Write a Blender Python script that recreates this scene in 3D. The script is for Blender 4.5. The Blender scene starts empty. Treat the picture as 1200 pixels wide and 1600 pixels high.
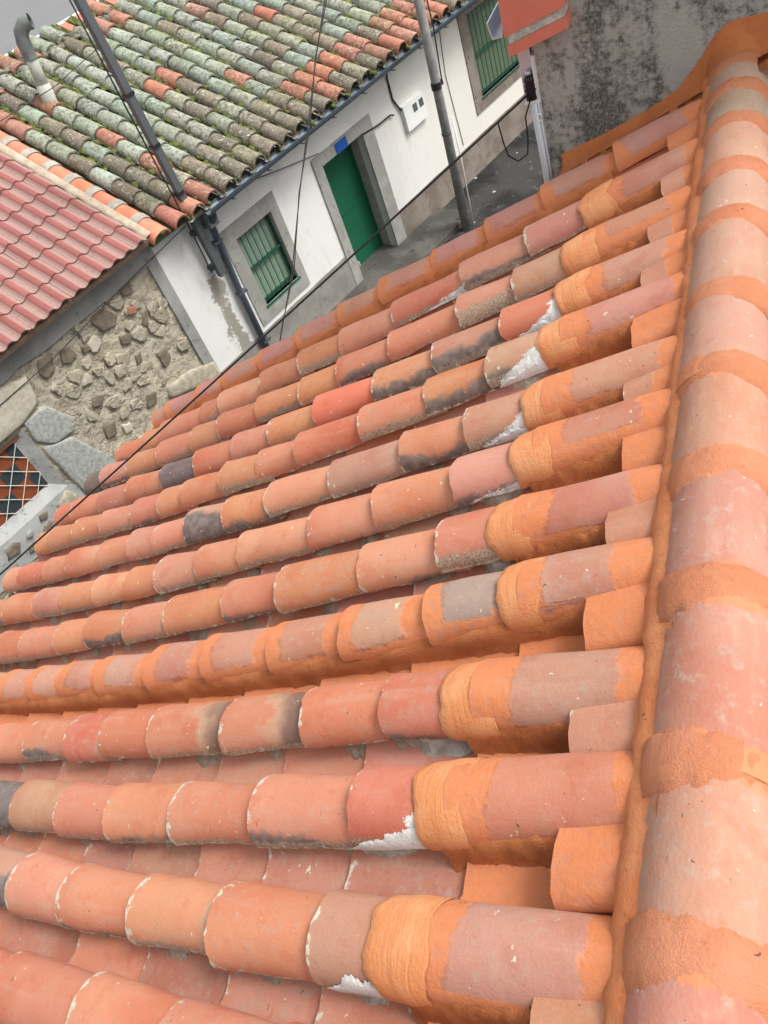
import bpy, math, random
import numpy as np
from mathutils import Vector, Matrix, noise

random.seed(11)
R = random.random
def U(a, b): return a + (b - a) * random.random()

# ------------------------------------------------------------------ camera, sky, sun, exposure
H0 = 7.1                                   # eye height above the street
sc = bpy.context.scene
CAM = ((0.9132765, 0.0206713, -0.4068153), (0.2813418, -0.7542388, 0.5932711), (-0.2945722, -0.6562747, -0.6946443))
cd = bpy.data.cameras.new("camera"); cam = bpy.data.objects.new("camera", cd)
sc.collection.objects.link(cam); sc.camera = cam
cd.sensor_fit = 'VERTICAL'; cd.sensor_height = 36.0; cd.sensor_width = 27.0
cd.lens = 36.0 * 1255.17 / 1600.0
cd.clip_start = 0.02; cd.clip_end = 2000
cam.matrix_world = Matrix(((CAM[0][0], -CAM[0][1], -CAM[0][2], 0), (CAM[1][0], -CAM[1][1], -CAM[1][2], 0),
                           (CAM[2][0], -CAM[2][1], -CAM[2][2], H0), (0, 0, 0, 1)))
SUN_EL, SUN_AZ = math.radians(54), math.radians(18)      # azimuth measured from +X towards +Y
world = bpy.data.worlds.new("World"); sc.world = world; world.use_nodes = True
wn = world.node_tree.nodes; wl = world.node_tree.links
sky = wn.new('ShaderNodeTexSky'); sky.sky_type = 'NISHITA'; sky.sun_disc = False
sky.sun_elevation = SUN_EL; sky.sun_rotation = math.radians(90) - SUN_AZ
sky.air_density = 1.0; sky.dust_density = 4.0; sky.ozone_density = 1.0
hs = wn.new('ShaderNodeHueSaturation'); hs.inputs['Saturation'].default_value = 0.08
wl.new(sky.outputs[0], hs.inputs['Color']); wl.new(hs.outputs[0], wn['Background'].inputs['Color'])
wn['Background'].inputs['Strength'].default_value = 0.15
sd = bpy.data.lights.new("sun", 'SUN'); sun = bpy.data.objects.new("sun", sd); sc.collection.objects.link(sun)
sd.energy = 1.5; sd.angle = math.radians(20); sd.color = (1.0, 0.96, 0.9)
sv = Vector((math.cos(SUN_EL) * math.cos(SUN_AZ), math.cos(SUN_EL) * math.sin(SUN_AZ), math.sin(SUN_EL)))
sun.rotation_euler = sv.to_track_quat('Z', 'Y').to_euler()
sc.view_settings.view_transform = 'Standard'; sc.view_settings.look = 'None'
sc.view_settings.exposure = 0.84; sc.view_settings.gamma = 1.0; sc.view_settings.use_curve_mapping = False

# ------------------------------------------------------------------ frames of the place
TH = 0.3741793                             # pitch of the near roof
SD = Vector((-math.cos(TH), 0, -math.sin(TH))); NN = Vector((-math.sin(TH), 0, math.cos(TH))); YY = Vector((0, 1, 0))
BASE = 1.272
OFF = Vector((0, 0, H0))
def rp(s, t, h=0.0): return SD * s + YY * t + NN * (h - BASE) + OFF          # near roof: down the slope, along the ridge, above it
PHI = 0.3657323
F = Vector((math.sin(PHI), math.cos(PHI), 0)); NF = Vector((math.cos(PHI), -math.sin(PHI), 0)); DF = 9.812
UZ = Vector((0, 0, 1))
def fp(u, o, z): return F * u + NF * (o - DF) + UZ * (z + H0)                # street front: along it, out of it, height
BE = math.radians(23.5)
UP = -NF * math.cos(BE) + UZ * math.sin(BE); NR = NF * math.sin(BE) + UZ * math.cos(BE)
def mp(u, w, h, z0=-4.15): return F * u + NF * (-9.5) + UZ * (z0 + H0) + UP * w + NR * h
def seen(p, m=0.12):
    q = p - OFF
    c = [CAM[0][i] * q.x + CAM[1][i] * q.y + CAM[2][i] * q.z for i in range(3)]
    if c[2] < 0.05: return False
    x = c[0] / c[2] * 1255.17 / 600; y = c[1] / c[2] * 1255.17 / 800
    return abs(x) < 1 + m and abs(y) < 1 + m

# ------------------------------------------------------------------ helpers
COL = sc.collection.objects
def mesh(name, vs, fs, mat=None, smooth=False, uvs=None, fm=None):
    me = bpy.data.meshes.new(name); me.from_pydata([tuple(v) for v in vs], [], fs)
    if smooth: me.polygons.foreach_set('use_smooth', [True] * len(me.polygons))
    if uvs is not None:
        ul = me.uv_layers.new(name='UVMap')
        li = np.zeros(len(me.loops), dtype=np.int32); me.loops.foreach_get('vertex_index', li)
        ul.data.foreach_set('uv', np.asarray(uvs, dtype=np.float32)[li].ravel())
    if mat is not None:
        for m in (mat if isinstance(mat, (list, tuple)) else [mat]): me.materials.append(m)
    if fm is not None: me.polygons.foreach_set('material_index', fm)
    me.update(); return me
def put(name, me, parent=None, mw=None, color=None, props=None):
    o = bpy.data.objects.new(name, me); COL.link(o)
    if mw is not None: o.matrix_basis = mw
    if parent is not None:
        o.parent = parent; o.matrix_parent_inverse = parent.matrix_basis.inverted() if parent.parent is None else Matrix.Identity(4)
    if color is not None: o.color = color
    if props:
        for k, v in props.items(): o[k] = v
    return o
def tag(o, label, cat, group=None):
    o['label'] = label; o['category'] = cat
    if group: o['group'] = group
    return o
def empty(name, loc, label, cat, group=None):
    o = bpy.data.objects.new(name, None); COL.link(o); o.empty_display_size = 0.2
    o.matrix_basis = Matrix.Translation(loc); return tag(o, label, cat, group)
class MB:
    def __init__(s): s.v = []; s.f = []; s.uv = []
    def add(s, vs, fs, uv=None):
        b = len(s.v); s.v += [Vector(v) for v in vs]; s.f += [tuple(i + b for i in q) for q in fs]
        s.uv += uv if uv else [(0, 0)] * len(vs)
        return s
    def hexa(s, p):      # 8 points, bottom ring then top ring
        return s.add(p, [(3, 2, 1, 0), (4, 5, 6, 7), (0, 1, 5, 4), (1, 2, 6, 5), (2, 3, 7, 6), (3, 0, 4, 7)])
    def fbox(s, u0, u1, o0, o1, z0, z1):
        return s.hexa([fp(u0, o0, z0), fp(u1, o0, z0), fp(u1, o1, z0), fp(u0, o1, z0), fp(u0, o0, z1), fp(u1, o0, z1), fp(u1, o1, z1), fp(u0, o1, z1)])
    def box(s, x0, x1, y0, y1, z0, z1):
        z0 += H0; z1 += H0
        return s.hexa([Vector(q) for q in [(x0, y0, z0), (x1, y0, z0), (x1, y1, z0), (x0, y1, z0), (x0, y0, z1), (x1, y0, z1), (x1, y1, z1), (x0, y1, z1)]])
    def tube(s, pts, rad, n=8, cap=True):
        pts = [Vector(p) for p in pts]; m = len(pts); rr = rad if isinstance(rad, (list, tuple)) else [rad] * m
        vs = []; fs = []; ref = None
        for i, p in enumerate(pts):
            d = (pts[min(i + 1, m - 1)] - pts[max(i - 1, 0)]).normalized()
            if ref is None: ref = d.orthogonal().normalized()
            a = (ref - d * ref.dot(d)).normalized(); ref = a; b = d.cross(a)
            for k in range(n):
                an = 2 * math.pi * k / n; vs.append(p + (a * math.cos(an) + b * math.sin(an)) * rr[i])
        for i in range(m - 1):
            for k in range(n): fs.append((i * n + k, i * n + (k + 1) % n, (i + 1) * n + (k + 1) % n, (i + 1) * n + k))
        if cap: fs += [tuple(range(n - 1, -1, -1)), tuple((m - 1) * n + k for k in range(n))]
        return s.add(vs, fs)
    def build(s, name, mat, parent=None, smooth=False, color=None, props=None):
        return put(name, mesh(name, s.v, s.f, mat, smooth, s.uv), parent, None, color, props)
def sag(a, b, drop, n=14): return [a.lerp(b, i / n) - UZ * (drop * 4 * (i / n) * (1 - i / n)) for i in range(n + 1)]
def fan(pts, name='x'): return list(range(len(pts)))

# ------------------------------------------------------------------ material kit
class Mat:
    def __init__(s, name, rough=0.85):
        s.m = bpy.data.materials.new(name); s.m.use_nodes = True; s.t = s.m.node_tree; s.n = s.t.nodes; s.l = s.t.links
        s.b = s.n['Principled BSDF']; s.b.inputs['Roughness'].default_value = rough
        s.b.inputs['Specular IOR Level'].default_value = 0.3
        s.tc = s.n.new('ShaderNodeTexCoord'); s.oi = None; s.pos = s.tc.outputs['Object']
    def info(s):
        if s.oi is None: s.oi = s.n.new('ShaderNodeObjectInfo')
        return s.oi
    def shuffle(s):      # every object gets its own piece of the noise
        r = s.math('MULTIPLY', s.info().outputs['Random'], 91.0)
        v = s.n.new('ShaderNodeVectorMath'); v.operation = 'ADD'; s.l.new(s.tc.outputs['Object'], v.inputs[0]); s.l.new(r, v.inputs[1]); s.pos = v.outputs[0]
    def _in(s, sock, x):
        if isinstance(x, bpy.types.NodeSocket): s.l.new(x, sock)
        elif isinstance(x, tuple) and len(x) == 3 and sock.type == 'RGBA': sock.default_value = (*x, 1)
        else: sock.default_value = x
    def math(s, op, a, b=0.0, clamp=False):
        n = s.n.new('ShaderNodeMath'); n.operation = op; n.use_clamp = clamp; s._in(n.inputs[0], a); s._in(n.inputs[1], b); return n.outputs[0]
    def mix(s, f, a, b, mode='MIX'):
        n = s.n.new('ShaderNodeMix'); n.data_type = 'RGBA'; n.blend_type = mode; s._in(n.inputs[0], f); s._in(n.inputs[6], a); s._in(n.inputs[7], b); return n.outputs[2]
    def step(s, x, a, b):
        n = s.n.new('ShaderNodeMapRange'); n.interpolation_type = 'SMOOTHSTEP'; s._in(n.inputs[0], x); n.inputs[1].default_value = a; n.inputs[2].default_value = b; return n.outputs[0]
    def noise(s, scale, detail=4, rough=0.55, stretch=None):
        n = s.n.new('ShaderNodeTexNoise'); n.inputs['Scale'].default_value = scale; n.inputs['Detail'].default_value = detail; n.inputs['Roughness'].default_value = rough
        p = s.pos
        if stretch:
            mp_ = s.n.new('ShaderNodeMapping'); mp_.inputs['Scale'].default_value = stretch; s.l.new(p, mp_.inputs[0]); p = mp_.outputs[0]
        s.l.new(p, n.inputs['Vector']); return n.outputs[0]
    def voro(s, scale, what='Distance', feature='F1'):
        n = s.n.new('ShaderNodeTexVoronoi'); n.feature = feature; n.inputs['Scale'].default_value = scale; s.l.new(s.pos, n.inputs['Vector']); return n.outputs[what]
    def specks(s, scale, size, density):
        n = s.n.new('ShaderNodeTexVoronoi'); n.inputs['Scale'].default_value = scale
        if not hasattr(s, 'warp'):
            w = s.n.new('ShaderNodeTexNoise'); w.inputs['Scale'].default_value = 90; w.inputs['Detail'].default_value = 2; s.l.new(s.pos, w.inputs['Vector'])
            k = s.n.new('ShaderNodeVectorMath'); k.operation = 'SCALE'; k.inputs['Scale'].default_value = .03; s.l.new(w.outputs['Color'], k.inputs[0])
            a = s.n.new('ShaderNodeVectorMath'); a.operation = 'ADD'; s.l.new(s.pos, a.inputs[0]); s.l.new(k.outputs[0], a.inputs[1]); s.warp = a.outputs[0]
        s.l.new(s.warp, n.inputs['Vector'])
        sp = s.n.new('ShaderNodeSeparateColor'); s.l.new(n.outputs['Color'], sp.inputs[0])
        rad = s.math('MULTIPLY', sp.outputs[1], size)
        a = s.math('LESS_THAN', n.outputs['Distance'], rad); b = s.math('LESS_THAN', sp.outputs[0], density); return s.math('MULTIPLY', a, b)
    def prop(s, name):
        a = s.n.new('ShaderNodeAttribute'); a.attribute_type = 'OBJECT'; a.attribute_name = name; return a.outputs['Fac']
    def uv(s):
        x = s.n.new('ShaderNodeSeparateXYZ'); s.l.new(s.tc.outputs['UV'], x.inputs[0]); return x.outputs[0], x.outputs[1]
    def out(s, col, bump=None, strength=0.3, dist=0.01, rough=None):
        s._in(s.b.inputs['Base Color'], col)
        if bump is not None:
            b = s.n.new('ShaderNodeBump'); b.inputs['Strength'].default_value = strength; b.inputs['Distance'].default_value = dist
            s._in(b.inputs['Height'], bump); s.l.new(b.outputs[0], s.b.inputs['Normal'])
        if rough is not None: s._in(s.b.inputs['Roughness'], rough)
        return s.m
def add3(m, *xs):
    r = xs[0]
    for x in xs[1:]: r = m.math('ADD', r, x)
    return r

PAINT = (0.56, 0.205, 0.085)
def make_clay():
    m = Mat('clay_tile', 0.8); m.shuffle(); base = m.info().outputs['Color']
    u, v = m.uv(); n1 = m.noise(7, 4); n2 = m.noise(38, 5, .6); n3 = m.noise(190, 4, .65); n0 = m.noise(2.4, 2)
    st = m.noise(16, 4, .6, (0.25, 1.6, 1.6))
    c = m.mix(m.step(n1, .36, .68), base, m.mix(1, base, (1.03, 1.14, 1.16), 'MULTIPLY'))
    c = m.mix(m.math('MULTIPLY', m.step(n0, .5, .68), .55), c, m.mix(1, base, (.86, .62, .52), 'MULTIPLY'))
    c = m.mix(m.math('MULTIPLY', m.step(st, .5, .75), .35), c, (.50, .30, .22))
    # weathered pale bloom
    c = m.mix(m.math('MULTIPLY', m.step(n2, .50, .74), m.prop('age')), c, (.40, .30, .245))
    nl = m.noise(11, 5, .65); c = m.mix(m.math('MULTIPLY', m.step(nl, .52, .70), m.math('MULTIPLY', m.prop('age'), .5)), c, (.33, .24, .19))
    c = m.mix(m.math('MULTIPLY', m.step(nl, .46, .34), .45), c, m.mix(1, base, (.88, .70, .62), 'MULTIPLY'))
    # soot and firing marks along the near lower side
    sv_ = m.math('SUBTRACT', add3(m, m.prop('soot'), m.math('MULTIPLY', n1, .55), m.math('MULTIPLY', m.math('SUBTRACT', n2, .5), .25)), m.math('ADD', u, .27))
    c = m.mix(m.math('MULTIPLY', m.step(sv_, 0, .11), .9), c, m.mix(m.step(n2, .35, .65), (.10, .09, .088), (.20, .165, .145)))
    fl = m.math('ADD', m.math('SUBTRACT', m.math('ADD', v, m.prop('flash')), 1.0), m.math('MULTIPLY', m.math('SUBTRACT', n1, .5), .7))
    c = m.mix(m.math('MULTIPLY', m.step(fl, 0, .12), .8), c, m.mix(m.step(fl, .02, .30), (.50, .33, .21), (.13, .10, .085)))
    # dirt under the near edge, lime crust on the lower rim
    e1 = m.math('SUBTRACT', m.math('ADD', m.prop('dirt'), m.math('MULTIPLY', n2, .18)), m.math('ADD', u, .09))
    c = m.mix(m.math('MULTIPLY', m.step(e1, 0, .05), .8), c, m.mix(m.step(n3, .35, .65), (.20, .15, .105), (.46, .37, .28)))
    rim = m.math('MINIMUM', m.math('MULTIPLY', v, 1.0), m.math('MULTIPLY', u, .8))
    e2 = m.math('SUBTRACT', m.math('ADD', m.prop('lime'), m.math('MULTIPLY', m.math('SUBTRACT', n2, .52), .30)), rim)
    c = m.mix(m.step(e2, 0, .012), c, m.mix(n3, (.30, .28, .22), (.72, .66, .52)))
    c = m.mix(m.specks(24, .20, .035), c, (.62, .55, .40)); c = m.mix(m.specks(70, .28, .05), c, (.58, .50, .40)); c = m.mix(m.specks(95, .26, .04), c, (.10, .08, .07))
    c = m.mix(1, c, m.mix(n3, (.86, .84, .82), (1.1, 1.1, 1.1)), 'MULTIPLY')
    # white primer slapped on the near side
    pr = m.step(m.math('SUBTRACT', add3(m, m.math('MULTIPLY', m.prop('prime'), m.math('ADD', m.math('MULTIPLY', v, .95), .02)), m.math('MULTIPLY', m.math('SUBTRACT', st, .5), .42), m.math('MULTIPLY', m.math('SUBTRACT', n3, .5), .16)), m.math('ADD', u, .07)), 0, .015)
    c = m.mix(m.math('MULTIPLY', pr, m.step(m.prop('prime'), 0, .05)), c, m.mix(m.step(n2, .4, .6), (.76, .76, .74), (.50, .52, .49)))
    # orange sealing paint
    w = m.math('ADD', m.math('MULTIPLY', m.math('SUBTRACT', n1, .5), .26), m.math('MULTIPLY', m.math('SUBTRACT', n2, .5), .09)); w2 = m.math('ADD', m.math('MULTIPLY', m.math('SUBTRACT', st, .5), .30), m.math('MULTIPLY', m.math('SUBTRACT', n2, .5), .06))
    p1 = m.step(m.math('SUBTRACT', m.math('ADD', m.prop('pl'), w), v), 0, .035)
    p2 = m.step(m.math('SUBTRACT', m.math('ADD', v, w), m.math('SUBTRACT', 1.0, m.prop('ph'))), 0, .035)
    p3 = m.step(m.math('SUBTRACT', m.math('ADD', m.prop('pu'), w2), u), 0, .035)
    p4 = m.step(m.math('SUBTRACT', m.math('ADD', m.prop('pf'), w2), m.math('SUBTRACT', 1.0, u)), 0, .035)
    p1 = m.math('MULTIPLY', p1, m.math('GREATER_THAN', m.prop('pl'), .001)); p2 = m.math('MULTIPLY', p2, m.math('GREATER_THAN', m.prop('ph'), .001))
    p3 = m.math('MULTIPLY', p3, m.math('GREATER_THAN', m.prop('pu'), .001)); p4 = m.math('MULTIPLY', p4, m.math('GREATER_THAN', m.prop('pf'), .001))
    pm = m.math('MAXIMUM', m.math('MAXIMUM', p1, p2), m.math('MAXIMUM', p3, p4))
    pc = m.mix(m.math('MULTIPLY', m.step(st, .38, .70), .55), m.mix(n1, (.54, .175, .070), PAINT), (.60, .23, .11))
    c = m.mix(m.math('MULTIPLY', pm, m.math('ADD', .66, m.math('MULTIPLY', m.step(n2, .36, .50), .32))), c, m.mix(m.math('MULTIPLY', m.prop('ridge'), .6), pc, (.50, .195, .10)))
    c = m.mix(m.math('MULTIPLY', m.specks(55, .2, .05), pm), c, (.22, .08, .03))
    h = add3(m, m.math('MULTIPLY', n2, .5), m.math('MULTIPLY', n3, .35), m.math('MULTIPLY', pm, m.math('ADD', .12, m.math('MULTIPLY', n2, .5))))
    return m.out(c, h, .5, .007, m.math('ADD', .72, m.math('MULTIPLY', n2, .22)))
CLAY = make_clay()
def make_paint(name, a, b, grain, strength):
    m = Mat(name, .75); n1 = m.noise(9, 4); n2 = m.noise(60, 5, .7); n3 = m.noise(260, 4, .7)
    c = m.mix(m.step(n1, .35, .68), a, b); c = m.mix(m.math('MULTIPLY', m.step(n2, .56, .72), .6), c, (a[0] * .62, a[1] * .55, a[2] * .5))
    c = m.mix(m.specks(45, .2, .05), c, (.12, .05, .02))
    return m.out(c, m.math('ADD', m.math('MULTIPLY', n2, 1 - grain), m.math('MULTIPLY', n3, grain)), strength, .01)
MORTAR_O = make_paint('painted_mortar', (.42, .135, .045), (.54, .19, .07), .6, .9)
FILLET = make_paint('painted_fillet', (.57, .19, .072), (.64, .25, .11), .4, .6)
RINGM = make_paint('ridge_joint_paint', (.49, .18, .088), (.54, .22, .12), .5, .8)
FLASH = make_paint('painted_flashing', (.40, .125, .040), (.47, .155, .05), .3, .45)
def make_collar():
    m = Mat('brushed_paint', .6); u, v = m.uv(); m.shuffle()
    n1 = m.noise(10, 3); br = m.n.new('ShaderNodeTexNoise'); br.noise_dimensions = '2D'; br.inputs['Scale'].default_value = 1.0; br.inputs['Detail'].default_value = 3
    mp_ = m.n.new('ShaderNodeMapping'); mp_.inputs['Scale'].default_value = (1.2, 26, 1); m.l.new(m.tc.outputs['UV'], mp_.inputs[0])
    ad = m.n.new('ShaderNodeVectorMath'); ad.operation = 'ADD'; m.l.new(mp_.outputs[0], ad.inputs[0]); m.l.new(m.math('MULTIPLY', m.info().outputs['Random'], 60.0), ad.inputs[1])
    m.l.new(ad.outputs[0], br.inputs['Vector']); b = br.outputs[0]; n2 = m.noise(140, 4, .7)
    c = m.mix(m.step(b, .22, .80), (.59, .22, .083), (.64, .26, .11)); c = m.mix(m.math('MULTIPLY', m.step(n1, .42, .66), .6), c, (.68, .34, .165)); c = m.mix(m.math('MULTIPLY', m.step(n2, .56, .7), .3), c, (.46, .16, .055))
    return m.out(c, add3(m, m.math('MULTIPLY', b, .36), m.math('MULTIPLY', n2, .4), m.math('MULTIPLY', m.noise(35, 4, .65), .5)), .6, .006)
COLLAR = make_collar()
def make_grit(name, a, b, d, sc_=45, st=.8, moss=None):
    m = Mat(name, .95); n1 = m.noise(sc_ * .3, 4); n2 = m.noise(sc_, 5, .7); n3 = m.noise(sc_ * 4, 4, .7)
    c = m.mix(m.step(n1, .35, .65), a, b); c = m.mix(m.step(n2, .56, .68), c, d)
    if moss: c = m.mix(m.step(m.noise(sc_ * .15, 3), .5, .62), c, moss)
    return m.out(c, m.math('ADD', n2, m.math('MULTIPLY', n3, .25)), st, min(.02, .32 / sc_))
GREY_MORTAR = make_grit('old_mortar', (.34, .34, .29), (.52, .53, .48), (.15, .155, .12), 130, 1.0)
BED = make_grit('roof_bed', (.20, .13, .09), (.28, .19, .14), (.10, .075, .05), 40, .7)
PLAIN = {}
def plain(name, col, rough=.6, metal=0.0, var=.12, scale=12):
    if name in PLAIN: return PLAIN[name]
    m = Mat(name, rough); m.b.inputs['Metallic'].default_value = metal; n = m.noise(scale, 5, .6); n2 = m.noise(scale * 9, 4, .6)
    lo = tuple(x * (1 - var) for x in col); hi = tuple(min(1, x * (1 + var)) for x in col)
    PLAIN[name] = m.out(m.mix(n, lo, hi), n2, .12, .004); return PLAIN[name]

# ------------------------------------------------------------------ ground, pavement, street
def make_ground():
    m = Mat('wet_asphalt', .7); n1 = m.noise(.9, 5, .6); n2 = m.noise(5, 5, .7); n3 = m.noise(60, 4, .7)
    c = m.mix(m.step(n1, .40, .58), (.012, .012, .012), (.042, .041, .038)); c = m.mix(m.step(n2, .57, .66), c, (.085, .085, .08)); c = m.mix(m.specks(6, .22, .12), c, (.40, .38, .34))
    return m.out(c, n3, .4, .008, m.math('ADD', .72, m.math('MULTIPLY', m.step(n1, .3, .62), .25)))
ASPH = make_ground()
def make_grey_ground():
    m = Mat('grey_asphalt', .9); n1 = m.noise(.3, 4); n2 = m.noise(8, 5, .7)
    return m.out(m.mix(n1, (.15, .15, .155), (.20, .20, .20)), n2, .2, .01)
GA = make_grey_ground()
b = MB(); b.add([(-600, -500, 0), (500, -500, 0), (500, 700, 0), (-600, 700, 0)], [(0, 1, 2, 3)])
g = b.build('ground', GA); g['kind'] = 'structure'
b = MB(); b.add([fp(-14, .0, -7.096), fp(-14, 9.0, -7.096), fp(34, 9.0, -7.096), fp(34, .0, -7.096)], [(0, 1, 2, 3)])
g = b.build('street', ASPH); g['kind'] = 'structure'
CONC = make_grit('pavement_concrete', (.062, .058, .052), (.105, .10, .09), (.03, .028, .025), 7, .8)
b = MB(); b.fbox(-14, 10.7, .02, .80, -7.3, -7.0)
g = b.build('pavement', CONC); g['kind'] = 'structure'

# ------------------------------------------------------------------ near house: tiled roof
house = empty('tiled_house', Vector((-1.6, 1.0, 0)), 'house whose orange clay tile roof with freshly painted ridge fills the foreground', 'house')
EAVE = lambda t: 4.62 + .50 * (1.95 - t) if t < 1.95 else 4.62 - .70 * (t - 1.95)
T0, T1 = -1.1, 3.14
# roof bed (the part that carries every tile)
bd = MB(); ns, nt = 24, 24
for lay, hh in ((0, -.085), (1, -.20)):
    for j in range(nt + 1):
        t = T0 + (T1 - T0) * j / nt
        for i in range(ns + 1):
            s = .34 + (EAVE(t) - .04 - .34) * i / ns; bd.v.append(rp(s, t, hh)); bd.uv.append((0, 0))
n1_ = (ns + 1) * (nt + 1)
for j in range(nt):
    for i in range(ns):
        a = j * (ns + 1) + i; q = (a, a + 1, a + ns + 2, a + ns + 1); bd.f.append(q); bd.f.append(tuple(n1_ + k for k in reversed(q)))
for j in range(nt):
    for i in (0, ns):
        a = j * (ns + 1) + i; bd.f.append((a, a + ns + 1, a + ns + 1 + n1_, a + n1_))
for i in range(ns):
    for j in (0, nt):
        a = j * (ns + 1) + i; bd.f.append((a, a + 1, a + 1 + n1_, a + n1_))
roof = bd.build('roof', BED, house)

def barrel(name, L, w0, w1, h0, h1, th, mat, nu=14, nv=7, seed=0, chip=.004, wob=.003, flip=False, arc=0.0):
    """half-round tile: low wide end at x=0, runs to -L; near side has uv.x=0; flip makes a channel"""
    vs, uv, fs = [], [], []; sg = -1 if flip else 1
    def prof(v, u, k):
        w = (w0 + (w1 - w0) * v) - k; h = (h0 + (h1 - h0) * v) - k
        a = -arc + (math.pi + 2 * arc) * u
        p = Vector((-v * L, w * math.cos(a), sg * h * math.sin(a)))
        nz = noise.noise_vector(Vector((p.x * 7 + seed * 3.1, p.y * 9, seed * 1.7 + 4)))
        p += Vector((0, nz.y, nz.z)) * wob
        e = noise.noise(Vector((seed * 7.7, u * 5, 1.3))) + .5 * noise.noise(Vector((seed * 3.3, u * 19, 5.1)))
        if v < .01: p.x += chip * e
        ee = noise.noise(Vector((seed * 2.1, v * 6, 9 if u < .5 else 2))) + .6 * noise.noise(Vector((seed, v * 23, 9 if u < .5 else 2)))
        if u < .01 or u > .99: p.z += sg * chip * .9 * ee
        return p
    def grid(k, rev):
        b = len(vs)
        for j in range(nv + 1):
            for i in range(nu + 1):
                vs.append(prof(j / nv, i / nu, k)); uv.append((i / nu, j / nv))
        for j in range(nv):
            for i in range(nu):
                a = b + j * (nu + 1) + i; q = (a, a + nu + 1, a + nu + 2, a + 1); fs.append(q[::-1] if rev else q)
    grid(0, not flip); grid(th, flip)
    for j in (0, nv):                           # rims
        b = len(vs)
        for i in range(nu + 1):
            vs.append(prof(j / nv, i / nu, 0)); uv.append((i / nu, j / nv)); vs.append(prof(j / nv, i / nu, th)); uv.append((i / nu, j / nv))
        for i in range(nu):
            q = (b + 2 * i, b + 2 * i + 1, b + 2 * i + 3, b + 2 * i + 2); fs.append(q[::-1] if (j == 0) != flip else q)
    for i in (0, nu):
        b = len(vs)
        for j in range(nv + 1):
            vs.append(prof(j / nv, i / nu, 0)); uv.append((i / nu, j / nv)); vs.append(prof(j / nv, i / nu, th)); uv.append((i / nu, j / nv))
        for j in range(nv):
            q = (b + 2 * j, b + 2 * j + 1, b + 2 * j + 3, b + 2 * j + 2); fs.append(q[::-1] if (i != 0) != flip else q)
    return mesh(name, vs, fs, mat, True, uv)

def frame(p, x, z):
    x = x.normalized(); y = z.cross(x).normalized(); y = -y if False else y
    z = x.cross(y)
    return Matrix(((x.x, y.x, z.x, p.x), (x.y, y.y, z.y, p.y), (x.z, y.z, z.z, p.z), (0, 0, 0, 1)))

# rows of cover tiles: lower-edge line t(s) and the place of every joint, counted from the ridge down
ROWS = [
 ('a', [(2.6, -.30), (.8, -.30)], None), ('b', [(2.6, -.05), (1.6, -.05), (.8, -.03)], [1.03, 1.29, 1.618, 1.96, 2.36]),
 ('c', [(2.62, .204), (1.93, .194), (1.59, .186), (1.12, .188), (.81, .212)], [1.035, 1.27, 1.585, 1.915, 2.262, 2.585]),
 ('d', [(2.92, .447), (2.28, .432), (1.61, .446), (1.31, .458), (.95, .472)], [1.025, 1.281, 1.6, 1.932, 2.252, 2.547, 2.86]),
 ('e', [(3.34, .695), (2.8, .692), (1.92, .687), (1.56, .688), (1.31, .70)], [1.019, 1.278, 1.55, 1.875, 2.238, 2.508, 2.742, 3.07]),
 ('f', [(3.7, .973), (1.89, .938), (1.27, .95), (1.04, .968)], [.961, 1.232, 1.525, 1.816, 2.126, 2.45, 2.781, 3.063, 3.332]),
 ('g', [(4.02, 1.222), (3.16, 1.192), (2.21, 1.165), (1.58, 1.170), (1.29, 1.188)], [1.024, 1.265, 1.552, 1.901, 2.184, 2.52, 2.813, 3.1, 3.374, 3.7]),
 ('h', [(3.69, 1.448), (3.08, 1.424), (2.28, 1.397), (1.9, 1.403), (1.61, 1.412), (1.3, 1.43)], [1.016, 1.284, 1.589, 1.877, 2.243, 2.502, 2.764, 3.014, 3.279, 3.585, 3.879, 4.231]),
 ('i', [(4.66, 1.755), (3.6, 1.70), (2.81, 1.655), (2.29, 1.645), (1.92, 1.634), (1.58, 1.636), (1.24, 1.668)], [1.029, 1.304, 1.565, 1.888, 2.229, 2.487, 2.743, 2.998, 3.191, 3.48, 3.796, 4.063, 4.363, 4.575]),
 ('j', [(4.61, 2.015), (3.06, 1.925), (2.45, 1.89), (1.88, 1.893), (1.31, 1.935)], [1.021, 1.292, 1.554, 1.854, 2.191, 2.432, 2.668, 2.965, 3.155, 3.403, 3.701, 3.997, 4.294, 4.485]),
 ('k', [(4.4, 2.20), (3.67, 2.145), (2.88, 2.111), (2.05, 2.12), (1.51, 2.139)], [1.004, 1.289, 1.579, 1.872, 2.185, 2.474, 2.724, 3.004, 3.295, 3.616, 3.93, 4.249, 4.448]),
 ('l', [(4.3, 2.42), (3.29, 2.375), (2.56, 2.362), (1.93, 2.372), (1.58, 2.385), (1.0, 2.42)], [1.019, 1.299, 1.537, 1.884, 2.174, 2.415, 2.712, 2.991, 3.221, 3.533, 3.83, 4.133, 4.339]),
 ('m', [(4.1, 2.60), (3.2, 2.60), (2.6, 2.61), (2.02, 2.635), (1.65, 2.66), (1.0, 2.71)], [.996, 1.305, 1.606, 1.964, 2.279, 2.542, 2.817, 3.131, 3.304, 3.67, 3.856, 4.139]),
 ('n', [(3.78, 2.843), (3.36, 2.85), (2.85, 2.886), (2.07, 2.918), (1.61, 2.968), (1.0, 3.01)], [.982, 1.292, 1.559, 1.847, 2.142, 2.408, 2.692, 2.991, 3.285, 3.523, 3.797, 3.95]),
]
HW = .088
SALMON, ORANGE, RED, PINK, BROWN, LIGHT, FRESH, DARK = (.50, .188, .115), (.505, .205, .108), (.485, .160, .095), (.49, .21, .145), (.43, .22, .145), (.54, .228, .142), (.57, .165, .105), (.16, .125, .115)
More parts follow.
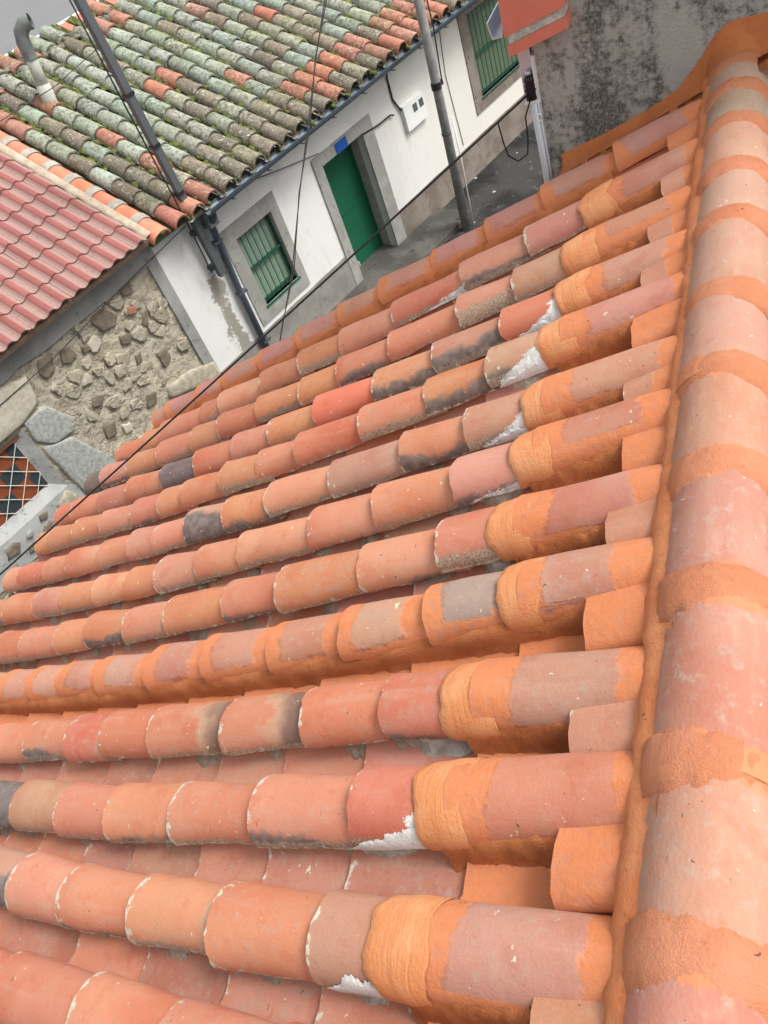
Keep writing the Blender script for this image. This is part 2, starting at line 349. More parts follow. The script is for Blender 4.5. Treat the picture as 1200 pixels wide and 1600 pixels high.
PAL = [SALMON, SALMON, SALMON, ORANGE, ORANGE, ORANGE, RED, PINK, LIGHT]
def jit(c, a=.07):
    k = U(1 - a, 1 + a); return (c[0] * k, c[1] * k * U(.95, 1.06), c[2] * k * U(.93, 1.08), 1)
SPECIAL = {('c', 1): dict(col=BROWN, prime=.55), ('c', 2): dict(col=ORANGE, lime=.022), ('c', 3): dict(col=ORANGE, lime=.024), ('c', 4): dict(col=ORANGE, soot=.14, lime=.03), ('c', 5): dict(col=LIGHT, soot=.0), ('c', 6): dict(col=BROWN, soot=.5),
 ('d', 1): dict(col=RED, prime=.75), ('d', 2): dict(col=SALMON, lime=.02), ('d', 3): dict(col=LIGHT, lime=.02, dirt=.12), ('d', 4): dict(col=ORANGE, soot=.15), ('d', 5): dict(col=SALMON, dirt=.12), ('d', 6): dict(col=BROWN, dirt=.1), ('d', 7): dict(col=DARK, soot=.4),
 ('e', 1): dict(col=SALMON, soot=.14), ('e', 2): dict(col=RED, lime=.012), ('e', 3): dict(col=SALMON, flash=.62), ('e', 4): dict(col=SALMON, flash=.55), ('e', 5): dict(col=RED), ('e', 6): dict(col=RED), ('e', 7): dict(col=ORANGE, soot=.25),
 ('g', 1): dict(col=SALMON, dirt=.22), ('g', 2): dict(col=LIGHT), ('h', 1): dict(col=PINK, soot=.16, prime=.38), ('h', 2): dict(col=ORANGE, dirt=.08), ('g', 6): dict(col=SALMON, flash=.4), ('g', 7): dict(col=ORANGE, soot=.28),
 ('i', 1): dict(col=BROWN, prime=.6), ('i', 2): dict(col=ORANGE, soot=.22), ('i', 3): dict(col=BROWN, dirt=.1), ('i', 6): dict(col=BROWN, soot=.55), ('i', 5): dict(col=ORANGE, soot=.2),
 ('j', 1): dict(col=BROWN, prime=.72), ('j', 2): dict(col=ORANGE, soot=.28), ('j', 3): dict(col=SALMON, dirt=.16), ('k', 1): dict(col=RED, prime=.72), ('k', 2): dict(col=BROWN, soot=.36), ('k', 3): dict(col=ORANGE, soot=.26), ('k', 4): dict(col=FRESH, lime=0, dirt=0, age=0), ('k', 8): dict(col=DARK, soot=.1, dirt=0),
 ('l', 1): dict(col=BROWN), ('l', 2): dict(col=PINK, soot=.12, dirt=.3), ('l', 3): dict(col=SALMON), ('m', 1): dict(col=PINK), ('m', 2): dict(col=PINK, soot=.18), ('m', 3): dict(col=SALMON, prime=.3), ('l', 12): dict(col=DARK, soot=.2), ('i', 13): dict(col=LIGHT)}
rowfun = {}
seedc = [0]
def rowline(pts):
    s_ = np.array([p[0] for p in pts]); t_ = np.array([p[1] for p in pts])
    if len(pts) < 3: c = (0, 0, float(t_.mean()))
    else: c = np.polyfit(s_, t_, 2)
    lo, hi = float(s_.min()), float(s_.max())
    def f(s):
        x = min(max(s, lo), hi); d = 2 * c[0] * x + c[1]
        return float(np.polyval(c, x) + d * (s - x)) + HW
    return f
def place_tile(name, me, f, s0, L, h0, tilt, **kw):
    j1, j2, j3 = (U(-.005, .005), U(-.005, .005), U(-.003, .004)) if name == 'tile' and s0 > 1.1 else (0, 0, 0)
    p = rp(s0, f(s0) + j1, h0 + j3); q = rp(s0 - L, f(s0 - L) + j2, h0 - tilt)
    return put(name, me, roof, frame(p, p - q, NN), **kw)
for key, pts, J in ROWS:
    f = rowline(pts); rowfun[key] = f
    if J is None:
        J = [1.0 + .3 * i + U(-.02, .02) for i in range(5)]
    J = list(J); e = EAVE(f(4))
    if key in 'abcdefgh':
        while J[-1] < e - .18: J.append(J[-1] + U(.27, .33))
    for i, s in enumerate(J):
        if not (seen(rp(s, f(s), 0), .25) or seen(rp(s - .3, f(s), 0), .25)): continue
        seedc[0] += 1; sd_ = seedc[0]
        sp = dict(SPECIAL.get((key, i), {})); up = .60 if i == 0 else J[i - 1]
        L = (s - up) + (.075 if i else .0)
        pr = dict(age=U(.1, .55), soot=max(0, U(-.6, .23)), dirt=max(0, U(-.04, .17)), lime=max(0.0, U(-.03, .022)), flash=max(0, U(-2.2, .5)), prime=0.0, pl=0.0, ph=0.0, pu=0.0, pf=0.0)
        col = jit(random.choice(PAL))
        if i == 0:
            pr.update(soot=.0, dirt=0.0, lime=0.0, flash=0.0, pl=.24, ph=U(.22, .34), pu=U(.10, .2), pf=.05); col = jit(random.choice([(.45, .195, .13), (.46, .205, .138), (.44, .21, .145), (.48, .18, .115)]))
            if key in 'hl': pr.update(pu=.32)
        if key == 'f':
            col = jit((.47, .23, .16)); pr.update(soot=0.0, dirt=0.0, lime=0.0, flash=0.0, pl=.16, ph=.42, pu=.20, age=.6)
            if i == 1: col = (.31, .21, .17, 1)
        if key == 'n':
            col = jit((.46, .21, .16)); pr.update(soot=0.0, dirt=0.0, lime=0.0, flash=0.0, pl=.12, ph=.34, pu=.20, pf=.12, age=.4)
        if 'col' in sp: col = jit(sp.pop('col'), .05)
        pr.update(sp)
        near = s < 2.4 and key < 'i'
        w0 = HW * (U(.93, 1.05) if i > 1 else 1); w1 = w0 * U(.82, .90) if i else w0 * .87
        me = barrel('tile', L, w0, w1, .073 * (U(.93, 1.06) if i > 1 else 1), .062, .013, CLAY, 20 if near else 12, 9 if near else 5, sd_, (U(.004, .012)) if i else .003, .0045)
        o = place_tile('tile', me, f, s, L, .016 + U(-.002, .003), .016, color=col, props=pr)
        if key == 'f' or key == 'n':
            pass
# channel tiles between the rows
keys = [r[0] for r in ROWS]
chan_mesh = [barrel('channel_tile', .40, .082, .092, .052, .060, .012, CLAY, 8, 4, 300 + k, .006, .003, True) for k in range(8)]
def mid(a, b): return lambda s: (rowfun[a](s) + rowfun[b](s)) / 2
nch = 0
for a, b_ in zip(keys[:-1], keys[1:]):
    f = mid(a, b_); s = .98 + U(0, .1); e = EAVE(f(4)) + .02; first = True
    while s < e:
        if seen(rp(s, f(s), 0), .12) or seen(rp(s - .3, f(s), 0), .12):
            pr = dict(age=U(.3, .8), soot=0.0, dirt=0.0, lime=U(0, .012), flash=max(0, U(-2.5, .4)), prime=0.0, pl=0.0, ph=0.0, pu=0.0, pf=0.0)
            col = jit(random.choice([PINK, SALMON, PINK, (.43, .195, .14), (.45, .19, .13), (.42, .18, .125)]))
            if s < 1.12: pr.update(ph=.9, pl=.2)
            if a == 'e' : pr.update(pf=.62)
            if a == 'm' : pr.update(pf=.5)
            place_tile('channel_tile', random.choice(chan_mesh), f, s, .4, .012, .012, color=col, props=pr); nch += 1
        s += U(.26, .34)
# rough strip builder in roof space: section points move along s
def strip(name, mat, parent, fs_, s0, s1, n, amp, freq=14, seed=0, closed=False):
    vs, fc = [], []; m = None
    for i in range(n + 1):
        s = s0 + (s1 - s0) * i / n; sec = fs_(s); m = len(sec)
        for k, (t, h) in enumerate(sec):
            q = Vector((s * freq, k * 1.7, seed * 5.3)); d = noise.noise(q) + .6 * noise.noise(q * 2.9)
            ed = 0 if k in (0, m - 1) else 1
            vs.append(rp(s, t - amp * d * .6 * ed, h + amp * d * (.4 + .6 * ed)))
    for i in range(n):
        for k in range(m - 1): fc.append((i * m + k, (i + 1) * m + k, (i + 1) * m + k + 1, i * m + k + 1))
    return put(name, mesh(name, vs, fc, mat, True), parent)
# painted mortar that closes the near side of two rows and of the ends under the collars
for key, s1 in (('f', 4.6), ('n', 3.7)):
    f = rowfun[key]
    strip('mortar_strip', MORTAR_O, roof, lambda s: [(f(s) - HW + .028, .035), (f(s) - HW + .004, .026), (f(s) - HW - .008, .006), (f(s) - HW - .012, -.014), (f(s) - HW - .016 + .010 * noise.noise(Vector((s * 3, 2, 8))), -.036), (f(s) - HW - .02 - .012, -.052)], .80 if key == 'f' else 1.0, s1, 190, .006, 30, ord(key))
for key in keys[1:-1]:
    if key in 'f': continue
    f = rowfun[key]
    strip('mortar_strip', MORTAR_O, roof, lambda s: [(f(s) - HW + .03, .040), (f(s) - HW + .004, .028), (f(s) - HW - .006, .006), (f(s) - HW - .012, -.016), (f(s) - HW - .020, -.038), (f(s) - HW - .034, -.05)], .74, 1.05 + U(-.01, .02), 36, .006, 34, ord(key))
# brushed collars over the first joint of each row
def collar(f, sj, ra, rb, key):
    vs, uv, fc = [], [], []; nu = 24; wl_, wr_ = (.072 * U(.8, 1.15), .050)
    if key in 'fn': wl_ = .045
    prof = [(-wr_, ra + .0010), (-wr_ * .6, ra + .0018), (-.008, ra + .0032), (.008, ra + .0035), (.03, rb + .0055), (wl_ * .72, rb + .0050), (wl_ * .93, rb + .0035), (wl_, rb - .001)]
    dz = random.random() * 50
    for k, (dx, r) in enumerate(prof):
        for i in range(nu + 1):
            u = i / nu; a = -.12 + (math.pi + .16) * u; w = r; h = r * .835
            j = noise.noise(Vector((dz, u * 4, k * .15))) * .022 + noise.noise(Vector((dz, u * 14, k * .2))) * .008
            bulge = .010 * math.sin(math.pi * u) * (1 if dx > .02 else 0)
            s = sj + dx + (j if k in (0, 1, 5, 6, 7) else j * .4) + (bulge if k > 4 else 0)
            rr = .0012 * noise.noise(Vector((dz, k * 2.3, u * 3)))
            vs.append(rp(s, f(s) - (w + rr) * math.cos(a), .012 + (h + rr) * math.sin(a))); uv.append((u, k / 7))
    for k in range(len(prof) - 1):
        for i in range(nu):
            q = k * (nu + 1) + i; fc.append((q, q + nu + 1, q + nu + 2, q + 1))
    put('paint_collar', mesh('paint_collar', vs, fc, COLLAR, True, uv), roof)
for key, pts, J in ROWS:
    if key in 'an': continue
    collar(rowfun[key], J[0] - .0, HW * 1.0, HW * .955, key)
# short closing tiles set in the channels against the ridge
for a, b_ in zip(keys[:-1], keys[1:]):
    f = mid(a, b_); s0 = .78 + U(-.015, .015); seedc[0] += 1
    f2 = (lambda g: (lambda s: g(s) + .018))(f)
    me = barrel('closing_tile', .17, .080, .076, .040, .036, .011, CLAY, 12, 4, seedc[0], .006, .004)
    place_tile('closing_tile', me, f2, s0, .17, .010 + U(-.004, .006), -.006, color=jit((.46, .20, .13)), props=dict(age=.3, soot=0.0, dirt=0.0, lime=.0, flash=0.0, prime=0.0, pl=.9 if R() < .6 else 0.0, ph=.55 if R() < .6 else .25, pu=.0, pf=0.0))
# old mortar beds under the tile sides and the pale lumps beside the collars
lump = MB()
def blob(p, rx, ry, rz, ax, az, seed, amp=.35, nu=9, nv=6):
    ay = az.cross(ax).normalized(); vs = []; fs = []
    for j in range(nv + 1):
        for i in range(nu):
            a = 2 * math.pi * i / nu; bq = math.pi * j / nv
            d = Vector((math.cos(a) * math.sin(bq), math.sin(a) * math.sin(bq), math.cos(bq)))
            k = 1 + amp * (noise.noise(d * 1.7 + Vector((seed, 0, 0))) + .7 * noise.noise(d * 4.5 + Vector((0, seed, 0))))
            vs.append(p + ax * (d.x * rx * k) + ay * (d.y * ry * k) + az * (d.z * rz * k))
    for j in range(nv):
        for i in range(nu): fs.append((j * nu + i, (j + 1) * nu + i, (j + 1) * nu + (i + 1) % nu, j * nu + (i + 1) % nu))
    return vs, fs
def crust(mb, f, s0, s1, sec, amp, seed, taper):
    n = max(6, int((s1 - s0) / .007)); m = len(sec); vs = []; fc = []
    for i in range(n + 1):
        s = s0 + (s1 - s0) * i / n; e = min(1, min(i, n - i) / (n * taper)); e = e ** .6
        for k, (dt, h) in enumerate(sec):
            q = Vector((s * 30, k * 1.9, seed)); d = noise.noise(q) + .8 * noise.noise(q * 2.7)
            vs.append(rp(s + .004 * d, f(s) - HW + .03 + (dt - .03) * (e if k < m - 1 else .55 + .45 * e) - amp * d * e, h * (.3 + .7 * e) - .02 * (1 - e) + amp * d * e))
    for i in range(n):
        for k in range(m - 1): fc.append((i * m + k, (i + 1) * m + k, (i + 1) * m + k + 1, i * m + k + 1))
    mb.add(vs, fc)
BEDM = make_grit('sandy_mortar', (.30, .235, .17), (.40, .34, .26), (.17, .13, .095), 60, 1.0)
for key in keys[1:-1]:
    f = rowfun[key]
    if key == 'f': continue
    s = 1.25
    while s < EAVE(f(4)):
        e = s + U(.03, .15)
        if seen(rp(s, f(s), 0), .1) or seen(rp(e, f(e), 0), .1): crust(lump, f, s, e, [(.032, -.008), (.014, -.018), (.002, -.032), (-.012, -.048)], .005, s * 9 + ord(key), .25)
        s = e + U(.04, .36)
o = lump.build('mortar_bed', BEDM, roof, True); o['kind'] = 'stuff'
for key, ln, hh in (('c', .20, .022), ('d', .30, .030), ('e', .19, .006), ('g', .08, .0), ('h', .17, .004), ('i', .20, .008), ('j', .21, .010), ('k', .18, .009), ('l', .12, .006)):
    lm = MB(); crust(lm, rowfun[key], 1.075, 1.085 + ln, [(.02, hh + .030), (.006, hh + .014), (-.003, hh * .4), (-.008, -.014), (-.016, -.032), (-.030, -.046)], .0055, ord(key) * 1.3, .75)
    lm.build('mortar_lump', GREY_MORTAR, roof, True)
LIME = make_grit('lime_smear', (.60, .60, .57), (.70, .70, .68), (.36, .36, .32), 60, .7)
def smear(f, s0, s1, amax, seed, a0=-.06):
    vs, fc = [], []; n, m = 46, 12
    for i in range(n + 1):
        x = i / n; s = s0 + (s1 - s0) * x; v = (1.285 - s) / .34
        w = HW * (1 - .13 * v) + .001; h = .073 * (1 - .15 * v) + .0012
        top = amax * (1 - x) ** .7 * (.66 + .5 * noise.noise(Vector((s * 38, seed, 1))) + .20 * noise.noise(Vector((s * 140, seed, 4)))) + amax * .12 * (1 - x)
        for k in range(m + 1):
            y = k / m; a = a0 + (max(top, .01) - a0) * y; e = min(1, (1 - y) * 5) * min(1, (1 - x) * 6)
            d = .0013 * noise.noise(Vector((s * 50, k * .8, seed))) + .0005 * noise.noise(Vector((s * 190, k * 2.2, seed)))
            r = (.0016 + abs(d)) * e - .0012 * (1 - e)
            vs.append(rp(s + .003 * noise.noise(Vector((k * 1.7, s * 30, seed))), f(s) - (w + r) * math.cos(a), .016 - .016 * v + (h + r) * math.sin(a)))
    for i in range(n):
        for k in range(m): q = i * (m + 1) + k; fc.append((q, q + m + 1, q + m + 2, q + 1))
    put('lime_smear', mesh('lime_smear', vs, fc, LIME, True), roof)
for key, s1, am in (('c', 1.25, 1.15), ('d', 1.29, 1.25), ('h', 1.17, .45), ('i', 1.25, .75), ('j', 1.262, .95), ('k', 1.262, 1.0)):
    smear(rowfun[key], 1.055, s1, am, ord(key) * 1.7)
# orange fillet along the ridge, flashing mortar against the neighbouring wall and the painted verge
def filsec(t):
    w = .012 * noise.noise(Vector((t * 2.2, 3, 1))) + .006 * noise.noise(Vector((t * 9, 3, 1)))
    return [(.580, .098), (.600, .084 + w * .3), (.622, .078 + w * .4), (.642 + w * .7, .071), (.658 + w, .055), (.664 + w * 1.1, -.03)]
vs, fc = [], []; n = 260
for i in range(n + 1):
    t = -.5 + 3.85 * i / n
    for k, (s, h) in enumerate(filsec(t)):
        d = noise.noise(Vector((t * 26, k * 2.1, 7))) + .6 * noise.noise(Vector((t * 70, k * 3.1, 7)))
        vs.append(rp(s + .004 * d, t, h + .004 * d))
for i in range(n):
    for k in range(5): fc.append((i * 6 + k, i * 6 + k + 1, (i + 1) * 6 + k + 1, (i + 1) * 6 + k))
put('ridge_fillet', mesh('ridge_fillet', vs, fc, FILLET, True), roof)
fn = rowfun['n']
def flsec(s):
    up_ = float(np.interp(s, [.39, .45, .53, .59, .66, .745, .9, 1.1, 1.29], [.150, .176, .178, .160, .115, .070, .056, .064, .078]))
    if s > 1.262: return [(fn(s) + .018, .03), (fn(s) + .05, -.04), (3.13, -.06), (3.21, -.06), (3.28, -.06), (3.318, -.06), (3.3275, -.06)]
    return [(fn(s) + .020, .066), (fn(s) + .050, .073), (3.11, .064), (3.21, .044), (3.28, .030 + (up_ - .03) * .35), (3.318, up_ - .014), (3.3275, up_)]
strip('wall_flashing', FLASH, roof, flsec, .30, 1.275, 76, .007, 7, 3)
strip('verge_mortar', FLASH, roof, lambda s: [(fn(s) + .060, .046), (fn(s) + .085, .014), (fn(s) + .10, .010), (fn(s) + .12, .022), (fn(s) + .14, .016), (fn(s) + .15, -.02), (fn(s) + .15, -.2)], 1.26, 3.82, 90, .006, 9, 5)
# ridge tiles
RX, RZ = -.040, -1.392                   # axis of the ridge at their springing
rj = [-.35, -.02, .30, .585, .924, 1.23, 1.54, 1.835, 2.18, 2.45, 2.745, 2.99, 3.20, 3.36]
RIDGEC = [(.42, .19, .135), (.42, .18, .125), (.42, .195, .14), (.43, .19, .135), (.42, .195, .14), (.41, .185, .13), (.41, .205, .15), (.43, .24, .175), (.43, .25, .185), (.46, .24, .175), (.34, .235, .18), (.40, .25, .19), (.44, .21, .13)]
for i in range(len(rj) - 1):
    y0, y1 = rj[i], rj[i + 1]; L = y1 - y0 + .05; seedc[0] += 1
    me = barrel('ridge_tile', L, .108, .100, .112, .104, .014, CLAY, 22, 8, seedc[0], .002, .002, arc=.12)
    p = Vector((RX + .012 * noise.noise(Vector((y0, 0, 0))), y0, RZ + H0 + .012)); x = Vector((0, -1, -.02))
    put('ridge_tile', me, roof, frame(p, x, UZ), color=jit(RIDGEC[i], .04), props=dict(age=U(.4, .8), soot=0.0, dirt=0.0, lime=0.0, flash=0.0, prime=0.0, pl=.17 if i > 1 else .25, ph=.22, pu=.05, pf=.08, ridge=1.0))
    # rough painted mortar ring on the joint
    vs, uv, fc = [], [], []; nu = 40; pro = [(-.044, .0985), (-.036, .1075), (-.012, .1110), (.002, .1130), (.030, .1136), (.056, .1126), (.068, .1020)]
    for k, (dy, r) in enumerate(pro):
        for q in range(nu + 1):
            a = -.1 + (math.pi + .2) * q / nu; d = noise.noise(Vector((q * .55, k * 1.3, i * 9.1))) + .7 * noise.noise(Vector((q * 1.9, k * 2.3, i * 9.1)))
            rr = r + .0016 * d; e_ = .012 * noise.noise(Vector((q * .3, i * 3.3, k * .2)))
            vs.append(Vector((RX - rr * math.cos(a), y0 + dy + e_ - .004, RZ + H0 + .010 + rr * 1.03 * math.sin(a)))); uv.append((q / nu, k / 6))
    for k in range(len(pro) - 1):
        for q in range(nu): a = k * (nu + 1) + q; fc.append((a, a + 1, a + nu + 2, a + nu + 1))
    put('joint_mortar', mesh('joint_mortar', vs, fc, RINGM, True, uv), roof)
vs, uv, fc = [], [], []; nu = 40; pro = [(3.235, .112), (3.25, .117), (3.28, .128), (3.305, .150), (3.322, .178), (3.3285, .194)]
for k, (y, r) in enumerate(pro):
    for q in range(nu + 1):
        a = -.1 + (math.pi + .2) * q / nu; d = noise.noise(Vector((q * .5, k * 1.3, 77))) + .7 * noise.noise(Vector((q * 1.7, k * 2.3, 77))); rr = r + .003 * d
        rx = min(rr, .112 + (rr - .112) * .32); vs.append(Vector((RX - rx * math.cos(a), y, RZ + H0 + .010 + rr * math.sin(a)))); uv.append((q / nu, k / 5))
for k in range(len(pro) - 1):
    for q in range(nu): a = k * (nu + 1) + q; fc.append((a, a + 1, a + nu + 2, a + nu + 1))
put('ridge_end_mortar', mesh('ridge_end_mortar', vs, fc, FLASH, True, uv), roof)
# the hidden slope behind the ridge and the walls below the roof
bk = MB(); S2 = Vector((math.cos(TH), 0, -math.sin(TH))); N2 = Vector((math.sin(TH), 0, math.cos(TH)))
def rp2(s, t, h): return Vector((RX, t, RZ + H0 - .03)) + S2 * s + N2 * h
bk.add([rp2(0, T0, -.03), rp2(4.5, T0, -.03), rp2(4.5, 3.32, -.03), rp2(0, 3.32, -.03)], [(0, 1, 2, 3)])
bk.build('roof_slope', BED, house)
far = MB()
cv = barrel('tmp', .36, .088, .075, .078, .066, .013, CLAY, 8, 2, 5)
for t in np.arange(T0 + .1, 3.3, .245):
    for k in range(14):
        mw = frame(rp2(.42 + .31 * k, t, .0), S2, N2)
        far.add([mw @ v.co for v in cv.vertices], [tuple(p.vertices) for p in cv.polygons])
bpy.data.meshes.remove(cv)
o = far.build('slope_tiles', CLAY, house, True, (.46, .19, .12, 1), dict(age=.4)); o['kind'] = 'stuff'
PLASTER = make_grit('cream_plaster', (.55, .53, .48), (.62, .60, .55), (.45, .42, .37), 8, .3)
hw = MB()
def ew(t, ins): return rp(EAVE(t) - ins, t, -.22)
A_, B_ = ew(T1 - .05, .25), ew(T0 + .1, .25)
for z_ in (0,):
    P4 = [A_, B_, rp2(4.3, T0 + .1, -.05), rp2(4.3, T1 - .05, -.05)]
    g0 = [Vector((p.x, p.y, 0)) for p in P4]
    rA, rB = rp(.36, T1 - .05, -.21), rp(.36, T0 + .1, -.21)
    hw.add(g0 + P4, [(1, 0, 4, 5), (3, 2, 6, 7)])
    hw.add([g0[0], g0[3], P4[3], rA, P4[0]], [(0, 1, 2, 3, 4)]); hw.add([g0[2], g0[1], P4[1], rB, P4[2]], [(0, 1, 2, 3, 4)])
hw.build('wall', PLASTER, house)

# ------------------------------------------------------------------ neighbour with the stained gable wall
def make_stain():
    m = Mat('stained_render', .95); n1 = m.noise(2.6, 5, .6); n2 = m.noise(30, 6, .75); n3 = m.noise(110, 5, .75); st = m.noise(5, 5, .65, (2.2, 2.2, .35))
    c = m.mix(n2, (.36, .36, .325), (.52, .525, .49)); k = m.math('ADD', m.math('MULTIPLY', n1, .75), m.math('MULTIPLY', st, .45))
    d = m.step(m.math('ADD', k, m.math('MULTIPLY', m.math('SUBTRACT', n2, .5), .6)), .52, .70)
    c = m.mix(m.math('MULTIPLY', d, .9), c, m.mix(m.step(n3, .4, .62), (.048, .048, .042), (.20, .20, .18))); c = m.mix(m.step(n3, .60, .70), c, (.58, .57, .54))
    return m.out(c, m.math('ADD', n2, n3), .8, .012)
STAIN = make_stain()
WHITE = plain('white_paint', (.74, .75, .75), .6, 0, .06)
nb = empty('rendered_house', Vector((.4, 4.2, 0)), 'neighbouring house with black stained grey gable wall rising beside the painted roof', 'house')
b = MB(); b.box(-.768, 3.4, 3.33, 9.0, -H0 - .2, .5); b.build('gable_wall', STAIN, nb)
b = MB(); b.box(-.786, -.766, 3.338, 9.0, -H0 - .2, -1.17); b.build('front_plaster', WHITE, nb)
b = MB(); b.box(-.83, 3.5, 3.26, 9.1, .503, .60); b.build('coping', PLASTER, nb)
EV = plain('red_eave_tile', (.58, .175, .12), .7, 0, .14, 20)
def slab(name, mat, h0, h1, x0, x1, y0, y1, tilt=.25):
    q = MB(); z = lambda x, h: -1.128 + (x + .845) * tilt + h
    q.hexa([Vector((x, y, z(x, h) + H0)) for h in (h0, h1) for x, y in ((x0, y0), (x1, y0), (x1, y1), (x0, y1))]); return q.build(name, mat, nb)
slab('eave_tile', EV, 0, .040, -.842, -.612, 3.245, 3.60); slab('eave_tile', EV, 0, .040, -.84, -.615, 3.603, 3.95)
slab('eave_mortar', GREY_MORTAR, .041, .072, -.836, -.620, 3.252, 3.95)
slab('eave_tile', EV, .073, .215, -.848, -.614, 3.247, 3.62); slab('eave_tile', EV, .073, .215, -.848, -.614, 3.623, 3.95)
GALV = plain('galvanised_gutter', (.52, .56, .62), .35, .6, .1)
b = MB(); prof = [(-.846, -.975), (-.862, -1.065), (-.905, -1.065), (-.915, -1.005), (-.909, -1.005), (-.900, -1.058), (-.866, -1.058), (-.851, -.975)]
b.add([Vector((x, y, z + H0)) for y in (3.28, 8.5) for x, z in prof], [(i, (i + 1) % 8, 8 + (i + 1) % 8, 8 + i) for i in range(8)] + [tuple(range(8)), tuple(range(15, 7, -1))]); b.build('gutter', GALV, nb)
b = MB(); b.box(-.838, -.790, 3.36, 3.42, -1.34, -1.06); b.build('downpipe', GALV, nb)
BLK = plain('black_plastic', (.02, .02, .025), .35)
b = MB(); zz = [-1.235, -1.245, -1.250, -1.262, -1.266, -1.278, -1.282, -1.296, -1.30, -1.33]; rr = [.006, .018, .022, .022, .017, .024, .018, .026, .020, .024]
b.tube([Vector((-.806, 3.345, z + H0)) for z in zz], rr, 14); b.build('insulator', BLK, nb, True)
b = MB(); b.tube([Vector((-.806, 3.345, -1.222 + H0)), Vector((-.806, 3.345, -1.236 + H0))], [.010, .015], 10); b.build('insulator_cap', GALV, nb, True)
b = MB(); b.box(-.835, -.77, 3.33, 3.36, -1.345, -1.335); b.build('bracket', WHITE, nb)
b = MB(); b.tube([Vector((-.790 + .016 * math.cos(a), 3.322, -1.40 + .016 * math.sin(a) + H0)) for a in np.linspace(0, 5.6, 12)], .004, 6); b.build('hook', WHITE, nb, True)
for dx, dy, rad, zb in ((-.806, 3.335, .0105, -2.2), (-.792, 3.318, .007, -2.2), (-.783, 3.333, .006, -2.2), (-.799, 3.320, .005, -2.2)):
    b = MB(); b.tube([Vector((dx, dy, -1.34 - .02 * R() + H0)), Vector((dx + .006, dy, -1.6 + H0)), Vector((dx + .002, dy, zb + H0))], rad, 8)
    b.build('conduit', plain('pale_conduit', (.60, .64, .68), .5), nb, True)

# ------------------------------------------------------------------ white house across the street
wh = empty('white_house', fp(9.5, -2.5, -H0), 'white house with mossy tile roof, green door and dark gutter across the street', 'house')
def make_white():
    m = Mat('white_plaster', .9); m.pos = m.tc.outputs['Object']; n1 = m.noise(.9, 5, .6); n2 = m.noise(26, 5, .7); n3 = m.noise(4, 5, .65); st = m.noise(3, 5, .6, (1.6, 1.6, .3))
    c = m.mix(n1, (.65, .64, .615), (.75, .745, .725)); c = m.mix(m.math('MULTIPLY', m.step(n3, .54, .74), .55), c, (.50, .50, .47)); c = m.mix(m.math('MULTIPLY', m.step(st, .52, .74), .5), c, (.54, .51, .44))
    # warmer, dirtier wall towards the far end of the house
    x = m.n.new('ShaderNodeVectorMath'); x.operation = 'DOT_PRODUCT'; m.l.new(m.tc.outputs['Object'], x.inputs[0]); x.inputs[1].default_value = tuple(F)
    c = m.mix(m.math('MULTIPLY', m.step(x.outputs['Value'], 8.5, 12.5), .75), c, m.mix(n3, (.60, .56, .49), (.68, .65, .58)))
    # mildew on the strip beside the downpipe
    z = m.n.new('ShaderNodeSeparateXYZ'); m.l.new(m.tc.outputs['Object'], z.inputs[0])
    uu = m.math('ABSOLUTE', m.math('SUBTRACT', x.outputs['Value'], 5.66)); zz = m.step(z.outputs[2], 2.25, 1.75)
    mk = m.math('MULTIPLY', m.step(m.math('ADD', uu, m.math('MULTIPLY', m.math('SUBTRACT', n3, .5), .55)), .24, .04), zz)
    c = m.mix(m.math('MULTIPLY', m.step(m.math('ADD', m.math('MULTIPLY', mk, .42), m.math('MULTIPLY', n2, .62)), .52, .62), .85), c, m.mix(n2, (.16, .145, .11), (.30, .27, .22)))
    return m.out(c, m.math('ADD', n2, m.math('MULTIPLY', n3, .6)), .35, .02)
WPL = make_white()
CEM = make_grit('cement_band', (.27, .265, .24), (.34, .335, .31), (.22, .21, .19), 10, .4)
CEMD = make_grit('damp_cement', (.21, .20, .175), (.28, .27, .24), (.15, .14, .12), 8, .45)
BRN = make_grit('brown_cement', (.16, .13, .105), (.23, .195, .165), (.11, .09, .075), 8, .45)
def wall_with_holes(name, mat, u0, u1, z0, z1, holes, parent, o=0.0, depth=.4):
    us = sorted({u0, u1, *[h[0] for h in holes], *[h[1] for h in holes]}); zs = sorted({z0, z1, *[h[2] for h in holes], *[h[3] for h in holes]}); q = MB()
    for a, b in zip(us[:-1], us[1:]):
        for c, d in zip(zs[:-1], zs[1:]):
            if any(a >= h[0] - 1e-6 and b <= h[1] + 1e-6 and c >= h[2] - 1e-6 and d <= h[3] + 1e-6 for h in holes): continue
            q.add([fp(a, o, c), fp(b, o, c), fp(b, o, d), fp(a, o, d)], [(0, 1, 2, 3)])
    for a, b, c, d in holes:
        q.add([fp(a, o, c), fp(b, o, c), fp(b, o, d), fp(a, o, d), fp(a, o - depth, c), fp(b, o - depth, c), fp(b, o - depth, d), fp(a, o - depth, d)], [(0, 4, 5, 1), (1, 5, 6, 2), (2, 6, 7, 3), (3, 7, 4, 0)])
    return q.build(name, mat, parent)
W1 = (6.35, 7.12, -6.10, -4.945); DR = (8.39, 9.43, -7.3, -4.93); W2 = (12.70, 14.3, -5.92, -4.50)
wall = wall_with_holes('wall', WPL, 5.055, 15.2, -7.3, -4.07, [W1, DR, W2], wh, 0, .14)
b = MB()        # rest of the body
b.add([fp(5.055, 0, -7.3), fp(5.055, -8, -7.3), fp(5.055, -8, -3.95), fp(5.055, -4, -2.6), fp(5.055, 0, -4.07)], [(0, 1, 2, 3, 4)])
